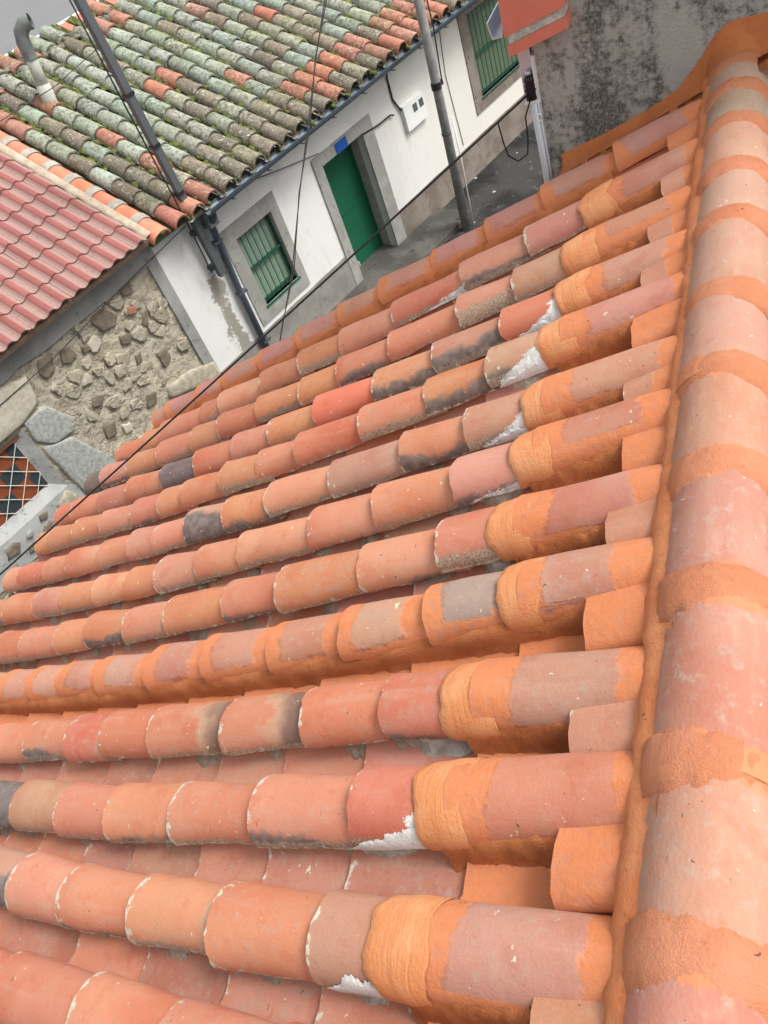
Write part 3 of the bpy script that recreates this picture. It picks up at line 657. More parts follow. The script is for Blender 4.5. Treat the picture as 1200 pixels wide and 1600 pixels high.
b.add([fp(15.2, 0, -7.3), fp(15.2, -8, -7.3), fp(15.2, -8, -3.95), fp(15.2, -4, -2.6), fp(15.2, 0, -4.07)], [(4, 3, 2, 1, 0)])
b.add([fp(5.055, -8, -7.3), fp(15.2, -8, -7.3), fp(15.2, -8, -3.95), fp(5.055, -8, -3.95)], [(0, 1, 2, 3)]); b.build('side_wall', WPL, wh)
def surround(name, mat, outer, inner, o, parent):
    return wall_with_holes(name, mat, *outer, [inner], parent, o, o + .0)
# cement base band and the surrounds stand a little proud
def band(u0, u1, ztop, zbot, o, mat):
    q = MB(); n = 24
    for i in range(n):
        a = u0 + (u1 - u0) * i / n; b_ = u0 + (u1 - u0) * (i + 1) / n; j = lambda x: ztop + .012 * noise.noise(Vector((x * 3, o * 50, 2)))
        q.hexa([fp(a, -.05, zbot), fp(b_, -.05, zbot), fp(b_, o, zbot), fp(a, o, zbot), fp(a, -.05, j(a)), fp(b_, -.05, j(b_)), fp(b_, o, j(b_)), fp(a, o, j(a))])
    return q.build('plinth', mat, wh)
band(5.06, 8.20, -6.42, -7.3, .018, CEMD); band(9.70, 15.2, -6.49, -7.3, .018, BRN)
def ring(name, mat, o, outer, inner, deep):
    q = MB(); (a, b_, c, d), (e, f_, g_, h) = outer, inner
    for r in ((a, e, c, d), (f_, b_, c, d), (e, f_, h, d), (e, f_, c, g_)):
        if r[1] - r[0] > .001 and r[3] - r[2] > .001: q.fbox(r[0], r[1], -deep, o, r[2], r[3])
    return q.build(name, mat, wh)
ring('window_surround', CEM, .016, (6.12, 7.29, -6.34, -4.71), W1, .13)
ring('door_surround', CEM, .026, (8.20, 9.70, -7.3, -4.745), (8.39, 9.43, -7.3, -4.93), .36)
ring('window_surround', BRN, .016, (12.44, 14.6, -6.14, -4.29), W2, .13)
GREEN = plain('green_gloss_paint', (.012, .105, .055), .35, 0, .18); GBAR = plain('green_ironwork', (.018, .07, .045), .45, 0, .2)
SLAT = plain('pale_green_slats', (.17, .25, .18), .6, 0, .2); SLAT2 = plain('dim_green_slats', (.085, .125, .075), .6, 0, .25)
def window(W, nbar, mid_z, slat_mat, ws, hidden=.0):
    u0, u1, z0, z1 = W; q = MB()
    q.fbox(u0, u0 + .035, -.125, -.075, z0, z1); q.fbox(u1 - .035, u1, -.125, -.075, z0, z1); q.fbox(u0 + .035, u1 - .035, -.125, -.075, z1 - .05, z1); q.fbox(u0 + .035, u1 - .035, -.125, -.07, z0, z0 + .05)
    w = q.build('window', GBAR, wh)
    q = MB(); z = z0
    while z < z1 - .02: q.hexa([fp(u0 + .02, -.115, z), fp(u1 - .02, -.115, z), fp(u1 - .02, -.108, z), fp(u0 + .02, -.108, z), fp(u0 + .02, -.12, z + ws * .88), fp(u1 - .02, -.12, z + ws * .88), fp(u1 - .02, -.116, z + ws * .88), fp(u0 + .02, -.116, z + ws * .88)]); z += ws
    q.add([fp(u0, -.13, z0), fp(u1, -.13, z0), fp(u1, -.13, z1), fp(u0, -.13, z1)], [(0, 1, 2, 3)])
    q.build('blind', slat_mat, w)
    for i in range(nbar):
        u = u0 + (u1 - u0) * (i + 1) / (nbar + 1); q = MB(); q.tube([fp(u, -.05, z0 + .0), fp(u, -.05, z1 - .02)], .007, 6); q.build('bar', GBAR, w)
    q = MB(); q.fbox(u0, u1, -.062, -.044, mid_z - .022, mid_z + .022); q.build('crossbar', GBAR, w)
    q = MB(); q.fbox(u0 - .03, u1 + .03, -.06, .03, z0 - .03, z0 - .002); q.build('sill', GREEN if ws < .04 else GBAR, w)
    return w
window(W1, 6, -5.5, SLAT, .032); window(W2, 11, -5.22, SLAT2, .05)
# door
q = MB(); q.fbox(8.39, 9.43, -.40, -.35, -7.1, -6.012); q.fbox(8.39, 9.43, -.40, -.352, -6.0, -4.93); dd = q.build('door', GREEN, wh)
q = MB(); q.fbox(8.405, 9.415, -.352, -.338, -6.03, -5.985); q.build('rail', GREEN, dd)
for u in (8.39, 9.38): q = MB(); q.fbox(u, u + .05, -.40, -.33, -7.1, -4.93); q.build('door_frame', GREEN, dd)
q = MB()
for a in (0, 1): q.fbox(8.60, 8.75, -.349, -.340, -7.05 + .118 * a, -7.03 + .118 * a)
for u in (8.60, 8.732): q.fbox(u, u + .018, -.349, -.340, -7.03, -6.932)
q.build('cat_flap', plain('pale_metal', (.45, .48, .46), .5), dd)
q = MB(); q.fbox(8.618, 8.732, -.349, -.345, -7.03, -6.932); q.build('flap_panel', CEM, dd)
q = MB(); q.fbox(8.30, 9.6, -.36, .05, -7.2, -7.005); q.build('doorstep', CONC, wh)
q = MB(); q.fbox(8.76, 9.045, .027, .036, -4.935, -4.775); q.build('number_plate', plain('blue_enamel', (.02, .085, .33), .3), wh)
# meter box
q = MB(); q.fbox(10.46, 11.04, .0, .07, -5.44, -5.02); mb_ = q.build('meter_box', plain('white_box', (.70, .71, .68), .5, 0, .04), wh)
for u in (10.70, 10.88): q = MB(); q.fbox(u, u + .115, .071, .074, -5.225, -5.095); q.build('meter_glass', plain('dark_glass', (.10, .11, .11), .2), mb_)
# gutter, downpipe
ZINC = plain('dark_zinc', (.095, .115, .14), .38, .35, .2)
q = MB(); pr = [(-.075 + .0, .0)] ; n = 9; sec = [(math.cos(a) * .072, -math.sin(a) * .072) for a in np.linspace(0, math.pi, n)] + [(math.cos(a) * .064, -math.sin(a) * .064) for a in np.linspace(math.pi, 0, n)]
q.add([fp(u, .405 + x * 1.35, -4.145 + z * 1.35) for u in (5.86, 15.4) for x, z in sec], [(i, (i + 1) % (2 * n), 2 * n + (i + 1) % (2 * n), 2 * n + i) for i in range(2 * n)] + [tuple(range(2 * n)), tuple(range(4 * n - 1, 2 * n - 1, -1))])
gt = q.build('gutter', ZINC, wh)
for u in np.arange(6.3, 15, .75): q = MB(); q.fbox(u, u + .03, .30, .505, -4.250, -4.243); q.build('gutter_bracket', ZINC, gt)
q = MB(); q.tube([fp(6.0, .31, -4.23), fp(6.0, .28, -4.33), fp(6.02, .12, -4.47), fp(6.03, .075, -4.56), fp(5.97, .075, -5.5), fp(5.95, .075, -7.05)], .052, 12); dp = q.build('downpipe', ZINC, wh, True)
for z in (-4.75, -5.6, -6.5): q = MB(); q.fbox(5.92, 6.07, .0, .13, z - .015, z + .015); q.build('pipe_clip', ZINC, dp)
q = MB(); q.fbox(5.93, 6.10, .02, .20, -4.50, -4.33); q.build('hopper', plain('grey_box', (.20, .225, .245), .5), wh)
# roof: mossy half-round tiles
DIRT = make_grit('mossy_bed', (.085, .08, .045), (.15, .135, .075), (.06, .07, .03), 18, .8, (.13, .17, .05))
q = MB(); q.add([mp(5.0, .12, -.03), mp(15.3, .12, -.03), mp(15.3, 4.35, -.03), mp(5.0, 4.35, -.03), mp(5.0, .12, -.12), mp(15.3, .12, -.12), mp(15.3, 4.35, -.12), mp(5.0, 4.35, -.12)], [(0, 1, 2, 3), (7, 6, 5, 4), (0, 4, 5, 1), (2, 6, 7, 3), (1, 5, 6, 2), (3, 7, 4, 0)])
mroof = q.build('roof', DIRT, wh)
q = MB(); pk = mp(5.0, 4.35, -.03); q.add([mp(5.0, 4.36, -.03), mp(15.3, 4.36, -.03), fp(15.3, -8.3, -4.0), fp(5.0, -8.3, -4.0)], [(0, 1, 2, 3)]); q.build('rear_slope', DIRT, wh)
def make_moss_tile():
    m = Mat('lichen_tile', .95); m.shuffle(); base = m.info().outputs['Color']; n1 = m.noise(5, 5, .65); n2 = m.noise(20, 6, .75); n3 = m.noise(75, 4, .7)
    c = m.mix(m.step(n1, .35, .65), base, m.mix(1, base, (.72, .70, .66), 'MULTIPLY'))
    a = m.prop('age')
    c = m.mix(m.math('MULTIPLY', m.step(n2, .50, .58), m.math('MULTIPLY', a, .9)), c, (.085, .078, .05)); c = m.mix(m.math('MULTIPLY', m.step(m.noise(9, 5, .7), .56, .64), m.math('MULTIPLY', a, .8)), c, (.115, .125, .06)); c = m.mix(m.math('MULTIPLY', m.step(n3, .55, .64), a), c, (.44, .45, .39)); c = m.mix(m.math('MULTIPLY', m.step(m.noise(13, 5, .7), .58, .64), a), c, (.50, .49, .42)); c = m.mix(m.math('MULTIPLY', m.specks(22, .4, .18), a), c, (.46, .45, .38)); c = m.mix(m.math('MULTIPLY', m.specks(17, .45, .12), a), c, (.075, .085, .035))
    return m.out(c, m.math('ADD', n2, m.math('MULTIPLY', n3, .6)), .8, .018)
MOSS_T = make_moss_tile()
LICH = [(.31, .355, .285), (.36, .39, .32), (.29, .345, .28), (.35, .37, .295), (.33, .335, .26)]; GB = [(.26, .215, .16), (.21, .175, .135), (.30, .26, .20)]; SA = [(.46, .20, .14), (.42, .215, .155), (.48, .20, .135)]
mt = [barrel('tile', .50, .134, .112, .122, .098, .024, MOSS_T, 10, 3, 500 + k, .010, .006) for k in range(10)]
moss = MB(); chs = MB(); rows_u = [5.46 + .315 * k for k in range(31)]
for k, u in enumerate(rows_u):
    if u > 15.1: break
    j = 0; w = -.03 + U(-.03, .03); du = .0
    while w < 4.2:
        du = .03 * noise.noise(Vector((u * 3, w * .8, 0)))
        p = mp(u + du, w, .035)
        if seen(p, .05) or seen(mp(u, w + .4, .1), .05):
            z = noise.noise(Vector((u * 1.3, w * 1.1, 4))) + U(-.5, .5)
            low_ = w < .5
            if low_: c = random.choice(GB + GB + SA) if u < 9 else random.choice(GB + SA + SA)
            elif u < 6.2: c = random.choice(LICH + SA + GB)
            elif z > .50 : c = random.choice(SA)
            elif z < -.42: c = random.choice(GB)
            else: c = random.choice(LICH)
            put('tile', random.choice(mt), mroof, frame(p, -UP + NR * .045 + F * U(-.03, .03), NR), color=jit(c, .12), props=dict(age=U(.45, 1.0) if c not in SA else U(.15, .75)))
        w += U(.39, .45)
    for wi in np.arange(-.06, 4.3, .43):      # channel between this row and the next
        p = mp(u + .157, wi, .0)
        if seen(p, .05):
            vs = []; 
            for v in (0, 1):
                for i in range(7): a = math.pi * i / 6; vs.append(mp(u + .157 - .085 * math.cos(a), wi + .46 * v, .032 - .05 * math.sin(a) - .012 * v + .012))
            chs.add(vs, [(i, i + 1, i + 8, i + 7) for i in range(6)])
            n_ = (int(U(2, 6)) + (14 if noise.noise(Vector((u * 2.1, wi * 1.7, 6))) > .12 else 0)) if wi > .3 else 3
            for _ in range(n_):
                pp = mp(u + .157 + U(-.06, .06), wi + U(0, .43), U(.015, .045)); r_ = U(.014, .05)
                moss.add(*blob(pp, r_ * 1.5, r_, r_ * .8, UP, NR, R() * 90, .7, 6, 4))
chs.build('channel_tiles', MOSS_T, mroof, True, (.16, .145, .11, 1), dict(age=.9))['kind'] = 'stuff'
MOSS = make_grit('moss', (.075, .095, .025), (.14, .165, .04), (.045, .045, .02), 40, 1.0)
moss.build('moss', MOSS, mroof, True)['kind'] = 'stuff'
q = MB()        # moss and dead crust along the ridge
for _ in range(170):
    u = U(5.2, 9.6); q.add(*blob(mp(u, 4.2 + U(-.12, .1), U(.0, .1)), U(.03, .09), U(.03, .07), U(.02, .06), F, NR, R() * 90, .8, 7, 5))
q.build('ridge_crust', make_grit('dry_crust', (.15, .14, .10), (.22, .21, .17), (.08, .085, .05), 25, 1.0), mroof, True)['kind'] = 'stuff'
# smooth salmon verge tiles with mortar joints
vt = [barrel('verge_tile', .46, .158, .146, .125, .115, .018, CLAY, 12, 3, 700 + k, .004, .003) for k in range(3)]
for i in range(9):
    w = -.02 + .42 * i; put('verge_tile', vt[i % 3], mroof, frame(mp(5.095, w, .05), -UP, NR), color=jit((.60, .205, .13), .05), props=dict(age=.15))
    if i:
        q = MB(); rad = .160
        ring_ = [[mp(5.095 - (rad + e) * math.cos(a), w + dw + .012 * noise.noise(Vector((a * 2, w, 3))), .062 + (rad + e) * .775 * math.sin(a)) for a in np.linspace(-.1, math.pi + .1, 13)] for dw, e in ((-.075, -.006), (-.06, .003), (.045, .003), (.06, -.008))]
        q.add([p for r_ in ring_ for p in r_], [(k * 13 + i_, k * 13 + i_ + 1, (k + 1) * 13 + i_ + 1, (k + 1) * 13 + i_) for k in range(3) for i_ in range(12)]); q.build('verge_mortar', make_grit('joint_mortar_grey', (.30, .28, .24), (.40, .37, .32), (.2, .18, .15), 30, .6) if 'jm' not in PLAIN else PLAIN['jm'], mroof, True)
        PLAIN['jm'] = bpy.data.materials['joint_mortar_grey']
# flue
q = MB(); f0 = mp(6.09, 3.10, -.1); ax = (UZ * 1.0 + F * .125 + NF * .0).normalized()
FL = make_grit('flue_cement', (.33, .34, .29), (.44, .44, .39), (.24, .25, .19), 16, .5)
q.tube([f0, f0 + ax * .45], [.105, .10], 16); q.tube([f0 + ax * .43, f0 + ax * .82], .085, 16); fl = q.build('flue', FL, wh, True)
q = MB(); tp = f0 + ax * .78; dr = (F * .8 - UZ * .1 + NF * .75).normalized()
el = [tp, tp + ax * .22, tp + ax * .34 + dr * .03, tp + ax * .42 + dr * .12, tp + ax * .43 + dr * .22]
q.tube(el, [.098, .098, .10, .10, .104], 16, False); q.tube([p for p in reversed(el)], [.085] * 5, 16, False)
q.build('flue_elbow', make_grit('elbow_cement', (.13, .145, .14), (.20, .215, .205), (.09, .10, .09), 16, .4), fl, True)

# ------------------------------------------------------------------ rubble stone house on the left
sh = empty('stone_house', fp(2.0, -2.5, -H0), 'rubble stone house with red tiled roof left of the white house', 'house')
def make_rubble():
    m = Mat('rubble_mortar', .95); n1 = m.noise(1.6, 5, .65); n2 = m.noise(11, 7, .75); n3 = m.noise(45, 5, .75)
    c = m.mix(m.step(n1, .38, .62), (.60, .525, .395), (.49, .45, .36))
    wv = m.n.new('ShaderNodeTexNoise'); wv.inputs['Scale'].default_value = 5; wv.inputs['Detail'].default_value = 5; m.l.new(m.pos, wv.inputs['Vector'])
    ws = m.n.new('ShaderNodeVectorMath'); ws.operation = 'SCALE'; ws.inputs['Scale'].default_value = .22; m.l.new(wv.outputs['Color'], ws.inputs[0])
    wa = m.n.new('ShaderNodeVectorMath'); wa.operation = 'ADD'; m.l.new(m.pos, wa.inputs[0]); m.l.new(ws.outputs[0], wa.inputs[1])
    frag = []
    for vs_, th_ in ((5.5, .55), (13, .55)):
        v1 = m.n.new('ShaderNodeTexVoronoi'); v1.inputs['Scale'].default_value = vs_; m.l.new(wa.outputs[0], v1.inputs['Vector'])
        v2 = m.n.new('ShaderNodeTexVoronoi'); v2.feature = 'DISTANCE_TO_EDGE'; v2.inputs['Scale'].default_value = vs_; m.l.new(wa.outputs[0], v2.inputs['Vector'])
        sp_ = m.n.new('ShaderNodeSeparateColor'); m.l.new(v1.outputs['Color'], sp_.inputs[0])
        mk = m.math('MULTIPLY', m.step(v2.outputs[0], .05, .12), m.math('LESS_THAN', sp_.outputs[0], th_)); frag.append(mk)
        c = m.mix(m.math('MULTIPLY', mk, .85), c, m.mix(sp_.outputs[1], m.mix(sp_.outputs[2], (.25, .20, .145), (.40, .33, .235)), (.50, .46, .37)))
    c = m.mix(m.math('MULTIPLY', m.step(n2, .50, .62), .5), c, (.34, .29, .22)); c = m.mix(m.step(n3, .54, .66), c, (.58, .53, .43)); c = m.mix(m.step(n2, .62, .67), c, (.14, .115, .085))
    return m.out(c, add3(m, m.math('MULTIPLY', n2, 1.3), m.math('MULTIPLY', n3, .3), m.math('MULTIPLY', frag[0], .35), m.math('MULTIPLY', frag[1], .2)), 1.0, .035)
RUB = make_rubble()
SW = (.6, 2.20, -6.10, -5.04)
swall = MB(); u0, u1, z0, z1 = -4.0, 5.052, -7.3, -3.9
nu_, nz_ = 260, 100                         # a rough rubble face with real relief
for j in range(nz_ + 1):
    for i in range(nu_ + 1):
        u = u0 + (u1 - u0) * i / nu_; z = z0 + (z1 - z0) * j / nz_
        k = max(0, min(1, (-4.42 - z + .06 * noise.noise(Vector((u * 2, 0, 0)))) / .06)); d = noise.noise(Vector((u * 6, z * 6, 1))) * .018 + noise.noise(Vector((u * 17, z * 17, 1))) * .012
        swall.v.append(fp(u, -.03 + d * k, z)); swall.uv.append((0, 0))
for j in range(nz_):
    for i in range(nu_):
        u = u0 + (u1 - u0) * (i + .5) / nu_; z = z0 + (z1 - z0) * (j + .5) / nz_
        if SW[0] < u < SW[1] and SW[2] < z < SW[3]: continue
        a = j * (nu_ + 1) + i; swall.f.append((a, a + 1, a + nu_ + 2, a + nu_ + 1))
sw = swall.build('wall', RUB, sh, True)
q = MB(); q.add([fp(-4, -.02, -7.3), fp(-4, -8, -7.3), fp(-4, -8, -3.9), fp(-4, -4, -2.3), fp(-4, -.02, -3.9)], [(0, 1, 2, 3, 4)]); q.add([fp(-4, -8, -7.3), fp(5.05, -8, -7.3), fp(5.05, -8, -3.9), fp(-4, -8, -3.9)], [(0, 1, 2, 3)]); q.build('side_wall', RUB, sh)
q = MB(); n = 60
GREYB = make_grit('grey_mortar_band', (.25, .25, .24), (.33, .325, .31), (.20, .195, .18), 7, .3)
for i in range(n):
    a = -4 + 9.05 * i / n; b_ = -4 + 9.05 * (i + 1) / n; j = lambda x: -4.43 + .05 * noise.noise(Vector((x * 1.7, 4, 2))) + .02 * noise.noise(Vector((x * 7, 4, 2)))
    q.hexa([fp(a, -.06, j(a)), fp(b_, -.06, j(b_)), fp(b_, .012, j(b_)), fp(a, .012, j(a)), fp(a, -.06, -3.93), fp(b_, -.06, -3.93), fp(b_, .03, -3.93), fp(a, .03, -3.93)])
q.build('eave_band', GREYB, sh)
q = MB(); q.fbox(4.88, 5.05, -.06, .004, -6.2, -4.3); q.build('corner_render', GREYB, sh)
GRAN = make_grit('granite', (.28, .29, .265), (.40, .41, .38), (.16, .165, .155), 70, .9); BOUL = make_grit('brown_boulder', (.34, .30, .225), (.46, .42, .33), (.20, .175, .13), 40, .8)
LINT = make_grit('lintel_stone', (.44, .40, .32), (.54, .50, .41), (.32, .29, .23), 40, .6); DST = make_grit('dark_stone', (.16, .13, .095), (.24, .20, .145), (.10, .085, .06), 30, .9)
def stone(poly, mat, lift, seed, mb=None, jag=.012):
    c = Vector((sum(p[0] for p in poly) / len(poly), sum(p[1] for p in poly) / len(poly), 0)); pts = []
    for i in range(len(poly)):
        a, b = Vector((*poly[i], 0)), Vector((*poly[(i + 1) % len(poly)], 0))
        for k in range(3):
            p = a.lerp(b, k / 3); p += Vector((noise.noise(Vector((p.x * 9, p.y * 9, seed))), noise.noise(Vector((p.x * 9, p.y * 9, seed + 7))), 0)) * jag * (1 + .5 * k); pts.append(p)
    n = len(pts); q = MB(); vs = []
    for sc_, o in ((1.03, -.06), (1.0, lift * .45), (.90, lift * .92), (.55, lift)):
        for p in pts:
            r_ = c + (p - c) * sc_; vs.append(fp(r_.x, o + .008 * noise.noise(Vector((r_.x * 8, r_.y * 8, seed))), r_.y))
    vs.append(fp(c.x, lift, c.y)); fs = [(k * n + i, k * n + (i + 1) % n, (k + 1) * n + (i + 1) % n, (k + 1) * n + i) for k in range(3) for i in range(n)] + [(3 * n + i, 3 * n + (i + 1) % n, 4 * n) for i in range(n)]
    q.add(vs, fs); return q.build('stone', mat, sw, True)
stone([(2.26, -5.0), (2.61, -5.01), (2.78, -5.33), (2.72, -5.54), (2.40, -5.51), (2.23, -5.3)], GRAN, .012, 1)
stone([(2.25, -5.43), (2.63, -5.59), (2.88, -6.15), (2.88, -6.4), (2.30, -6.4)], GRAN, .010, 2)
stone([(.5, -4.5), (2.30, -4.47), (2.64, -4.56), (2.58, -4.9), (2.26, -5.0), (.5, -5.0)], LINT, .03, 3, jag=.006)
stone([(4.19, -6.0), (4.66, -6.06), (5.04, -6.2), (5.04, -6.48), (4.5, -6.3), (4.13, -6.16)], BOUL, .03, 4)
for i, p in enumerate([
 [(3.789, -4.50), (4.011, -4.49), (4.137, -4.678), (4.016, -4.785), (3.836, -4.73), (3.766, -4.562)], [(3.194, -4.574), (3.326, -4.618), (3.349, -4.753), (3.23, -4.799), (3.127, -4.717)],
 [(2.894, -4.495), (3.087, -4.53), (3.018, -4.709), (2.853, -4.755), (2.814, -4.624)], [(3.989, -4.944), (4.135, -4.993), (4.099, -5.108), (3.952, -5.058)], [(4.445, -4.88), (4.531, -4.902), (4.444, -5.08), (4.354, -5.075)],
 [(3.178, -5.355), (3.275, -5.373), (3.337, -5.446), (3.228, -5.528), (3.113, -5.473)], [(3.702, -5.469), (3.834, -5.511), (3.731, -5.623), (3.594, -5.619)], [(4.323, -5.491), (4.492, -5.492), (4.466, -5.688), (4.317, -5.747)],
 [(3.846, -5.876), (3.993, -5.93), (3.886, -6.069), (3.764, -6.034)], [(4.029, -5.304), (4.118, -5.31), (4.08, -5.429), (3.981, -5.436)], [(3.073, -5.77), (3.241, -5.852), (3.178, -6.002), (3.016, -5.971)],
 [(4.374, -4.47), (4.52, -4.47), (4.487, -4.57), (4.355, -4.55)], [(3.78, -5.109), (3.9, -5.162), (3.833, -5.255), (3.742, -5.224)], [(3.458, -4.719), (3.594, -4.765), (3.571, -4.826), (3.438, -4.803)]]):
    stone(p, DST if i not in (6, 12) else BOUL, .004, 10 + i)
stone([(4.295, -4.694), (4.428, -4.742), (4.394, -4.835), (4.257, -4.792)], plain('brick_bit', (.36, .17, .10), .9), .015, 40)
taken = [(2.5, -5.3, .45), (2.6, -5.95, .5), (1.5, -4.75, 1.2), (4.6, -6.25, .5)]
seeds_ = []
for j in range(13):
    for i in range(15): seeds_.append((2.12 + .205 * (i + .5 * (j % 2)) + U(-.075, .075), -6.75 + .18 * j + U(-.065, .065)))
def clip(poly, px, pz, nx, nz):          # keep the side of the line that faces away from n
    out_ = []
    for i in range(len(poly)):
        a, b = poly[i], poly[(i + 1) % len(poly)]; da = (a[0] - px) * nx + (a[1] - pz) * nz; db = (b[0] - px) * nx + (b[1] - pz) * nz
        if da <= 0: out_.append(a)
        if da * db < 0: t = da / (da - db); out_.append((a[0] + (b[0] - a[0]) * t, a[1] + (b[1] - a[1]) * t))
    return out_
known = [(3.95, -4.62, .22), (3.24, -4.69, .15), (2.95, -4.62, .18), (4.04, -5.03, .11), (4.44, -4.98, .13), (3.22, -5.44, .13), (3.7, -5.55, .14), (4.4, -5.6, .16), (3.87, -5.98, .15), (4.05, -5.37, .10), (3.13, -5.9, .15), (4.43, -4.5, .10)]
cnt = 0
for k, (u, z) in enumerate(seeds_):
    if not (2.3 < u < 4.83 and -6.6 < z < -4.52) or R() < .22: continue
    if any((u - a) ** 2 + (z - b) ** 2 < (c + .05) ** 2 for a, b, c in taken + known): continue
    poly = [(u - .3, z - .3), (u + .3, z - .3), (u + .3, z + .3), (u - .3, z + .3)]
    for q, (u2, z2) in enumerate(seeds_):
        if q != k and abs(u2 - u) < .5 and abs(z2 - z) < .5:
            dx, dz = u2 - u, z2 - z; poly = clip(poly, u + dx * .5, z + dz * .5, dx, dz)
    sh_ = U(.62, .90); poly = [(u + (a - u) * sh_, z + (b - z) * sh_) for a, b in poly]
    if len(poly) >= 3: stone(poly, random.choice([RUB, RUB, RUB, RUB, BOUL, LINT]), U(-.004, .007), 60 + cnt, jag=.02); cnt += 1
# diamond grille window
WR = make_grit('white_reveal', (.33, .335, .325), (.43, .435, .425), (.22, .22, .20), 9, .4)
q = MB(); u0, u1, z0, z1 = SW
q.add([fp(2.2, -.012, -6.1), fp(2.2, -.012, -5.04), fp(2.02, -.10, -5.16), fp(2.02, -.10, -5.93)], [(0, 1, 2, 3)]); q.add([fp(.6, -.012, -6.1), fp(2.2, -.012, -6.1), fp(2.02, -.10, -5.93), fp(.6, -.10, -5.93)], [(0, 1, 2, 3)]); q.add([fp(.6, -.012, -5.04), fp(2.2, -.012, -5.04), fp(2.02, -.10, -5.16), fp(.6, -.10, -5.16)], [(3, 2, 1, 0)])
rv = q.build('window', WR, sh)
q = MB(); q.fbox(.6, 2.16, -.12, -.05, -5.135, -5.075); q.build('wooden_lintel', plain('brown_wood', (.17, .065, .035), .7, 0, .25), rv)
RUST = plain('rust_tile', (.22, .062, .025), .55, 0, .3, 9); SLATE = plain('slate_tile', (.035, .048, .055), .35, 0, .4, 30)
# diagonal lattice: chequer of rust and dark tiles behind, white bars in front
st_ = .137
q = MB(); q.add([fp(.6, -.105, -6.0), fp(2.1, -.105, -6.0), fp(2.1, -.105, -5.1), fp(.6, -.105, -5.1)], [(0, 1, 2, 3)]); q.build('panel', RUST, rv)
for i in range(-4, 3):
    for j in range(-2, 3):
        cu, cz, r_ = 1.735 + i * .27, -5.52 + j * .27, .128
        if (i + j) % 2 == 0 and cz - r_ > -6.05 and cz + r_ < -5.1:
            q = MB(); q.add([fp(max(.6, cu - r_), -.101, cz - r_), fp(min(2.05, cu + r_), -.101, cz - r_), fp(min(2.05, cu + r_), -.101, cz + r_), fp(max(.6, cu - r_), -.101, cz + r_)], [(0, 1, 2, 3)]); q.build('pane', SLATE, rv)
GW = plain('white_bar', (.62, .60, .54), .5)
def clipline(pu, pz, du, dz, box):
    t0, t1 = -9, 9
    for p, d, a, b in ((pu, du, box[0], box[1]), (pz, dz, box[2], box[3])):
        x, y = (a - p) / d, (b - p) / d; t0 = max(t0, min(x, y)); t1 = min(t1, max(x, y))
    return (pu + du * t0, pz + dz * t0), (pu + du * t1, pz + dz * t1), t1 - t0
for k in range(-8, 9):
    for dz in (1, -1):
        a, b_, ln = clipline(1.901 + k * .268, -5.305, 1, dz, (.65, 2.03, -5.94, -5.17))
        if ln > .05: q = MB(); q.tube([fp(a[0], -.070 if dz > 0 else -.083, a[1]), fp(b_[0], -.070 if dz > 0 else -.083, b_[1])], .0055, 6); q.build('grille_bar', GW, rv)
q = MB(); n = 40     # whitewash below the window
for i in range(n):
    a = -1 + 3.45 * i / n; b_ = -1 + 3.45 * (i + 1) / n; j = lambda x: -6.62 + .1 * noise.noise(Vector((x * 3, 4, 9))); jt = lambda x: -6.105 if x < 2.21 else -6.105 - (x - 2.21) * .8
    q.hexa([fp(a, -.05, j(a)), fp(b_, -.05, j(b_)), fp(b_, -.012, j(b_)), fp(a, -.012, j(a)), fp(a, -.05, jt(a)), fp(b_, -.05, jt(b_)), fp(b_, -.012, jt(b_)), fp(a, -.012, jt(a))])
q.build('whitewash', WR, sh)
for i, (u, z, r) in enumerate([(1.676, -6.175, .075), (1.632, -6.345, .09), (1.387, -6.24, .065), (1.093, -6.25, .13), (1.30, -6.42, .08)]):
    stone([(u - r, z - r * .5), (u + r * .4, z - r * .75), (u + r, z + r * .1), (u + r * .6, z + r * .55), (u - r * .5, z + r * .5)], DST if i != 2 else GRAN, .02, 200 + i)
stone([(1.90, -6.20), (2.12, -6.12), (2.2, -6.3), (1.98, -6.42)], BOUL, .03, 220)
# red pressed tile roof
RZ0 = -4.005
q = MB(); q.add([mp(-4, -.0, -.03, RZ0), mp(5.0, -.0, -.03, RZ0), mp(5.0, 4.3, -.03, RZ0), mp(-4, 4.3, -.03, RZ0), mp(-4, -.0, -.10, RZ0), mp(5.0, 0, -.10, RZ0), mp(5.0, 4.3, -.10, RZ0), mp(-4, 4.3, -.10, RZ0)], [(0, 1, 2, 3), (7, 6, 5, 4), (0, 4, 5, 1), (2, 6, 7, 3), (1, 5, 6, 2), (3, 7, 4, 0)])
rr_ = q.build('roof', BED, sh)
q = MB(); q.add([mp(-4, 4.3, -.04, RZ0), mp(5, 4.3, -.04, RZ0), fp(5, -8.3, -4.0), fp(-4, -8.3, -4.0)], [(0, 1, 2, 3)]); q.build('rear_slope', BED, sh)
def make_red():
    m = Mat('red_pressed_tile', .9); m.shuffle(); base = m.info().outputs['Color']; u, v = m.uv(); n1 = m.noise(6, 4); n2 = m.noise(45, 5, .65)
    c = m.mix(n1, base, m.mix(1, base, (.85, .75, .75), 'MULTIPLY')); top = m.step(m.math('ABSOLUTE', m.math('SUBTRACT', u, .50)), .14, .26)
    c = m.mix(m.math('MULTIPLY', top, .75), c, (.33, .235, .205)); c = m.mix(m.math('MULTIPLY', m.step(n2, .55, .7), .4), c, (.40, .30, .27)); c = m.mix(m.math('MULTIPLY', m.step(m.noise(17, 5, .7), .54, .68), .5), c, (.17, .085, .075))
    return m.out(c, n2, .25, .006)
REDT = make_red()
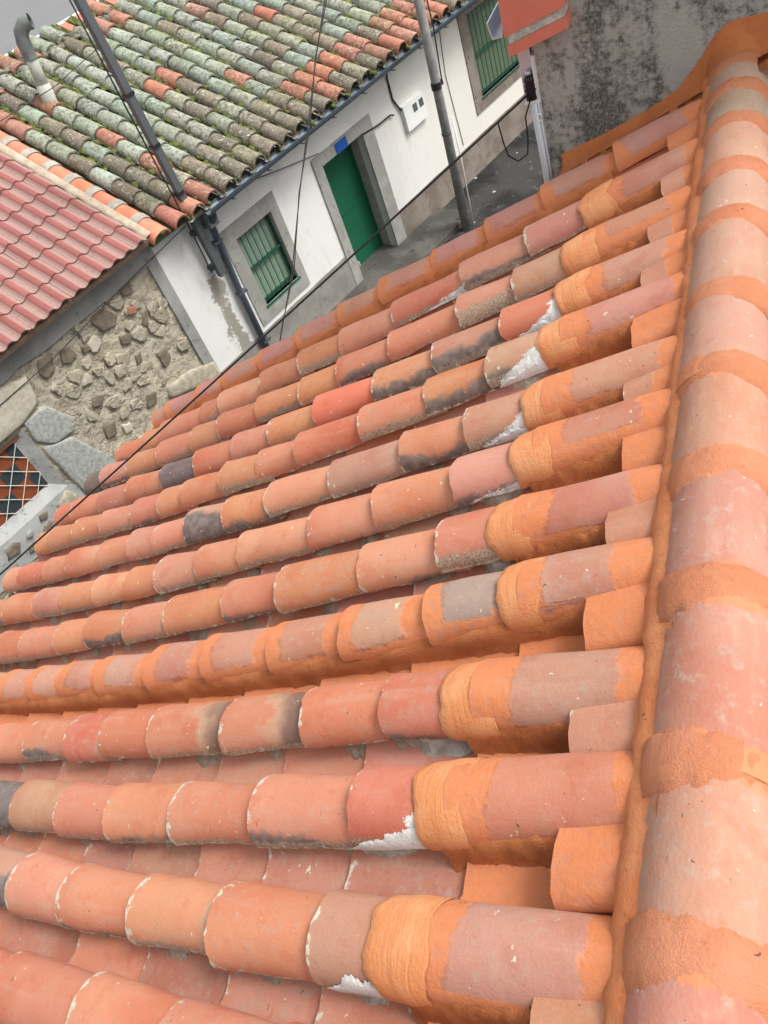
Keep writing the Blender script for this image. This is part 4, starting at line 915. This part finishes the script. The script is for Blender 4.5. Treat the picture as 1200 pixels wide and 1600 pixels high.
def red_tile():
    W, Lq = .214, .455; pr = [(0, .000), (.03, .004), (.055, .020), (.075, .040), (.10, .047), (.125, .046), (.15, .036), (.172, .016), (.192, .004), (.214, .0)]; vs, uv, fs = [], [], []
    for v in (0, 1):
        for x, z in pr: vs.append(Vector((-v * Lq, x - W / 2, z + .026 * (1 - v)))); uv.append((x / W, v))
    n = len(pr)
    for i in range(n - 1): fs.append((i, i + 1, n + i + 1, n + i))
    b = len(vs)
    for x, z in pr: vs.append(Vector((0, x - W / 2, z + .026))); uv.append((.9, 0)); vs.append(Vector((-.004, x - W / 2, z + .002))); uv.append((.9, 0))
    for i in range(n - 1): fs.append((b + 2 * i, b + 2 * i + 1, b + 2 * i + 3, b + 2 * i + 2))
    return mesh('pressed_tile', vs, fs, REDT, False, uv)
rt = red_tile()
for i in range(34):
    u = 4.89 - .2135 * (i + .5)
    for j in range(10):
        p = mp(u, -.02 + .42 * j, .0, RZ0)
        if seen(p, .06) or seen(mp(u, .4 + .42 * j, 0, RZ0), .06): put('pressed_tile', rt, rr_, frame(p + F * U(-.004, .004) + UP * U(-.008, .008), -UP + F * U(-.012, .012), NR), color=jit((.285, .098, .088), .13))
q = MB(); n = 60
for i in range(n + 1):
    w = 4.2 * i / n; d = .012 * noise.noise(Vector((w * 6, 3, 3)))
    for k, (du, h) in enumerate(((4.90 + d, .008), (4.915 + d, .026), (4.935, .036), (5.0, .05))): q.v.append(mp(u := du, w, h, RZ0)); q.uv.append((0, 0))
q.f = [(i * 4 + k, i * 4 + k + 1, i * 4 + k + 5, i * 4 + k + 4) for i in range(n) for k in range(3)]
q.build('verge_fillet', make_grit('buff_mortar', (.42, .34, .25), (.52, .44, .34), (.30, .24, .17), 25, .6), rr_, True)

# ------------------------------------------------------------------ low building behind the ridge with a white gutter
bh = empty('rear_annex', fp(8.0, -6.5, -H0), 'low building behind the mossy ridge with red roof edge and white gutter', 'building')
q = MB(); q.fbox(2, 13, -4.76, -4.3, -7.3, -2.75); q.build('wall', PLASTER, bh)
q = MB(); q.hexa([fp(2, -4.15, -2.72), fp(13, -4.15, -2.72), fp(13, -4.75, -2.60), fp(2, -4.75, -2.60), fp(2, -4.15, -2.62), fp(13, -4.15, -2.62), fp(13, -4.75, -2.42), fp(2, -4.75, -2.42)]); q.build('roof_edge', EV, bh)
q = MB(); q.fbox(2, 13, -4.86, -4.77, -2.48, -2.40); q.build('gutter', plain('white_gutter', (.74, .78, .84), .3, 0, .03), bh)

# ------------------------------------------------------------------ poles and wires
STEEL = plain('grey_steel_paint', (.10, .108, .115), .5, .2, .15)
pl = empty('steel_pole', fp(5.77, .17, -5.15), 'grey steel tube fixed to the white house, rising past its gutter corner', 'pole')
def rot_box(c0, c1, wu, wo, mat, name, par):
    q = MB(); q.hexa([c + F * a * wu + NF * b * wo for c in (c0, c1) for a, b in ((-1, -1), (1, -1), (1, 1), (-1, 1))]); return q.build(name, mat, par)
rot_box(fp(5.78, .15, -5.15), fp(5.70, .17, -.6), .050, .045, STEEL, 'tube', pl)
for z in (-2.55, -3.2, -3.85): rot_box(fp(5.735, .165, z - .02), fp(5.735, .165, z + .02), .058, .055, BLK, 'strap', pl)
for z in (-4.45, -5.0): rot_box(fp(5.80, .05, z - .03), fp(5.80, .05, z + .03), .11, .06, STEEL, 'wall_bracket', pl)
q = MB(); q.tube([fp(5.615, .19, -5.0), fp(5.60, .235, -4.2), fp(5.575, .235, -2.5), fp(5.56, .235, -.6)], .010, 6); q.build('lead', BLK, pl, True)
WOOD = make_grit('weathered_pole', (.20, .19, .185), (.27, .265, .25), (.15, .14, .135), 20, .5)
wp = empty('wooden_pole', fp(10.38, .95, -H0), 'weathered grey wooden utility pole with dark steel clamp before the white house', 'utility pole')
q = MB(); q.tube([fp(10.28, .95, -7.1), fp(10.40, .95, -4.65), fp(10.53, .95, -1.8)], [.082, .075, .068], 14); q.build('shaft', WOOD, wp, True)
q = MB(); q.tube([fp(10.385, .95, -4.70), fp(10.388, .95, -4.60)], .082, 14); q.fbox(10.48, 10.54, .92, .98, -4.69, -4.61); q.build('clamp', BLK, wp)
q = MB(); q.tube([fp(10.355, .95, -5.42), fp(10.357, .95, -5.385)], .083, 14); q.build('band', STEEL, wp)
q = MB(); q.tube([fp(10.40, 1.02, -7.1), fp(10.475, 1.03, -5.9), fp(10.49, 1.03, -5.2)], .014, 6); q.build('conduit', WHITE, wp, True)
q = MB(); q.tube([fp(10.60, 1.0, -1.8), fp(10.56, 1.02, -3.9), fp(10.49, 1.0, -4.62)], .012, 6); q.build('lead', BLK, wp, True)
CAB = plain('cable_black', (.018, .018, .02), .5)
A = Vector((-.806, 3.33, -1.30 + H0)); B = Vector((-3.34, 1.6, -2.39 + H0)); D_ = B - A
q = MB(); q.tube(sag(A, A + D_ * 1.5, .015, 24), .0052, 6); tag(q.build('cable', CAB, None, True), 'thick black cable running from the corner insulator across the orange tile roof', 'cable')
q = MB(); lp = [A + Vector((-.005, 0, -.03)), A + Vector((-.035, 0, -.09)), A + Vector((-.04, 0, -.18)), A + Vector((-.055, .01, -.25)), A + Vector((-.10, .01, -.275)), A + Vector((-.135, 0, -.24)), A + Vector((-.14, -.02, -.17)), A + D_ * .05 + Vector((0, 0, -.008))]
q.tube(lp, .0036, 6); tag(q.build('cable_loop', CAB, None, True), 'thin black slack loop of cable hanging below the corner insulator', 'cable')
WIRE = plain('wire_dark', (.05, .045, .04), .7)
for du, lab in ((0, 'thin dark wire slanting past the grated window, left of a twisted pair'), (.05, 'thin dark wire slanting past the grated window, right of a twisted pair')):
    q = MB(); q.tube([fp(u + du * (1 if i % 2 else -.3), 1.0, z) for i, (u, z) in enumerate([(9.5, -1.6), (8.57, -2.70), (8.10, -3.21), (7.552, -3.86), (7.0, -4.51), (6.32, -5.37), (5.82, -5.88), (5.2, -6.5)])], .009, 6)
    tag(q.build('drop_wire', WIRE, None, True), lab, 'wire', 'twisted wire pair before the white house')
for nm, pts, rad, lab in (('wire', [fp(6.69, .10, -4.29), fp(7.5, .06, -4.51), fp(8.39, .04, -4.72)], .007, 'grey wire stretched from the gutter to the left corner of the door lintel'),
    ('wire', [fp(9.43, .03, -4.95), fp(9.85, .03, -5.0), fp(10.16, .03, -5.0), fp(10.24, .035, -5.04)], .013, 'short black wire between the door lintel and the white meter box'),
    ('wire', [fp(10.33, .09, -4.23), fp(10.34, .02, -4.5), fp(10.33, .02, -4.82), fp(10.44, .03, -5.06)], .016, 'black wire dropping from the gutter to the white meter box'),
    ('wire', [fp(11.95, .01, -4.2), fp(11.80, .01, -5.1), fp(11.85, .01, -6.4)], .006, 'thin grey wire down the wall right of the wooden pole'),
    ('wire', [fp(.2, .05, -4.70), fp(2.19, .04, -4.605), fp(3.04, .04, -4.575), fp(4.37, .04, -4.42), fp(5.63, .1, -4.28)], .006, 'thin dark wire running along the rubble wall to the steel pole'),
    ('wire', [fp(2.6, .55, -2.06), fp(3.93, .55, -1.99), fp(4.75, .5, -2.0), fp(5.64, .2, -1.97)], .005, 'thin dark wire crossing above the mossy roof to the steel pole')):
    q = MB(); q.tube(pts, rad, 6); tag(q.build(nm, WIRE if rad < .01 else CAB, None, True), lab, 'wire')
print('channels', nch, 'objects', len(bpy.data.objects))
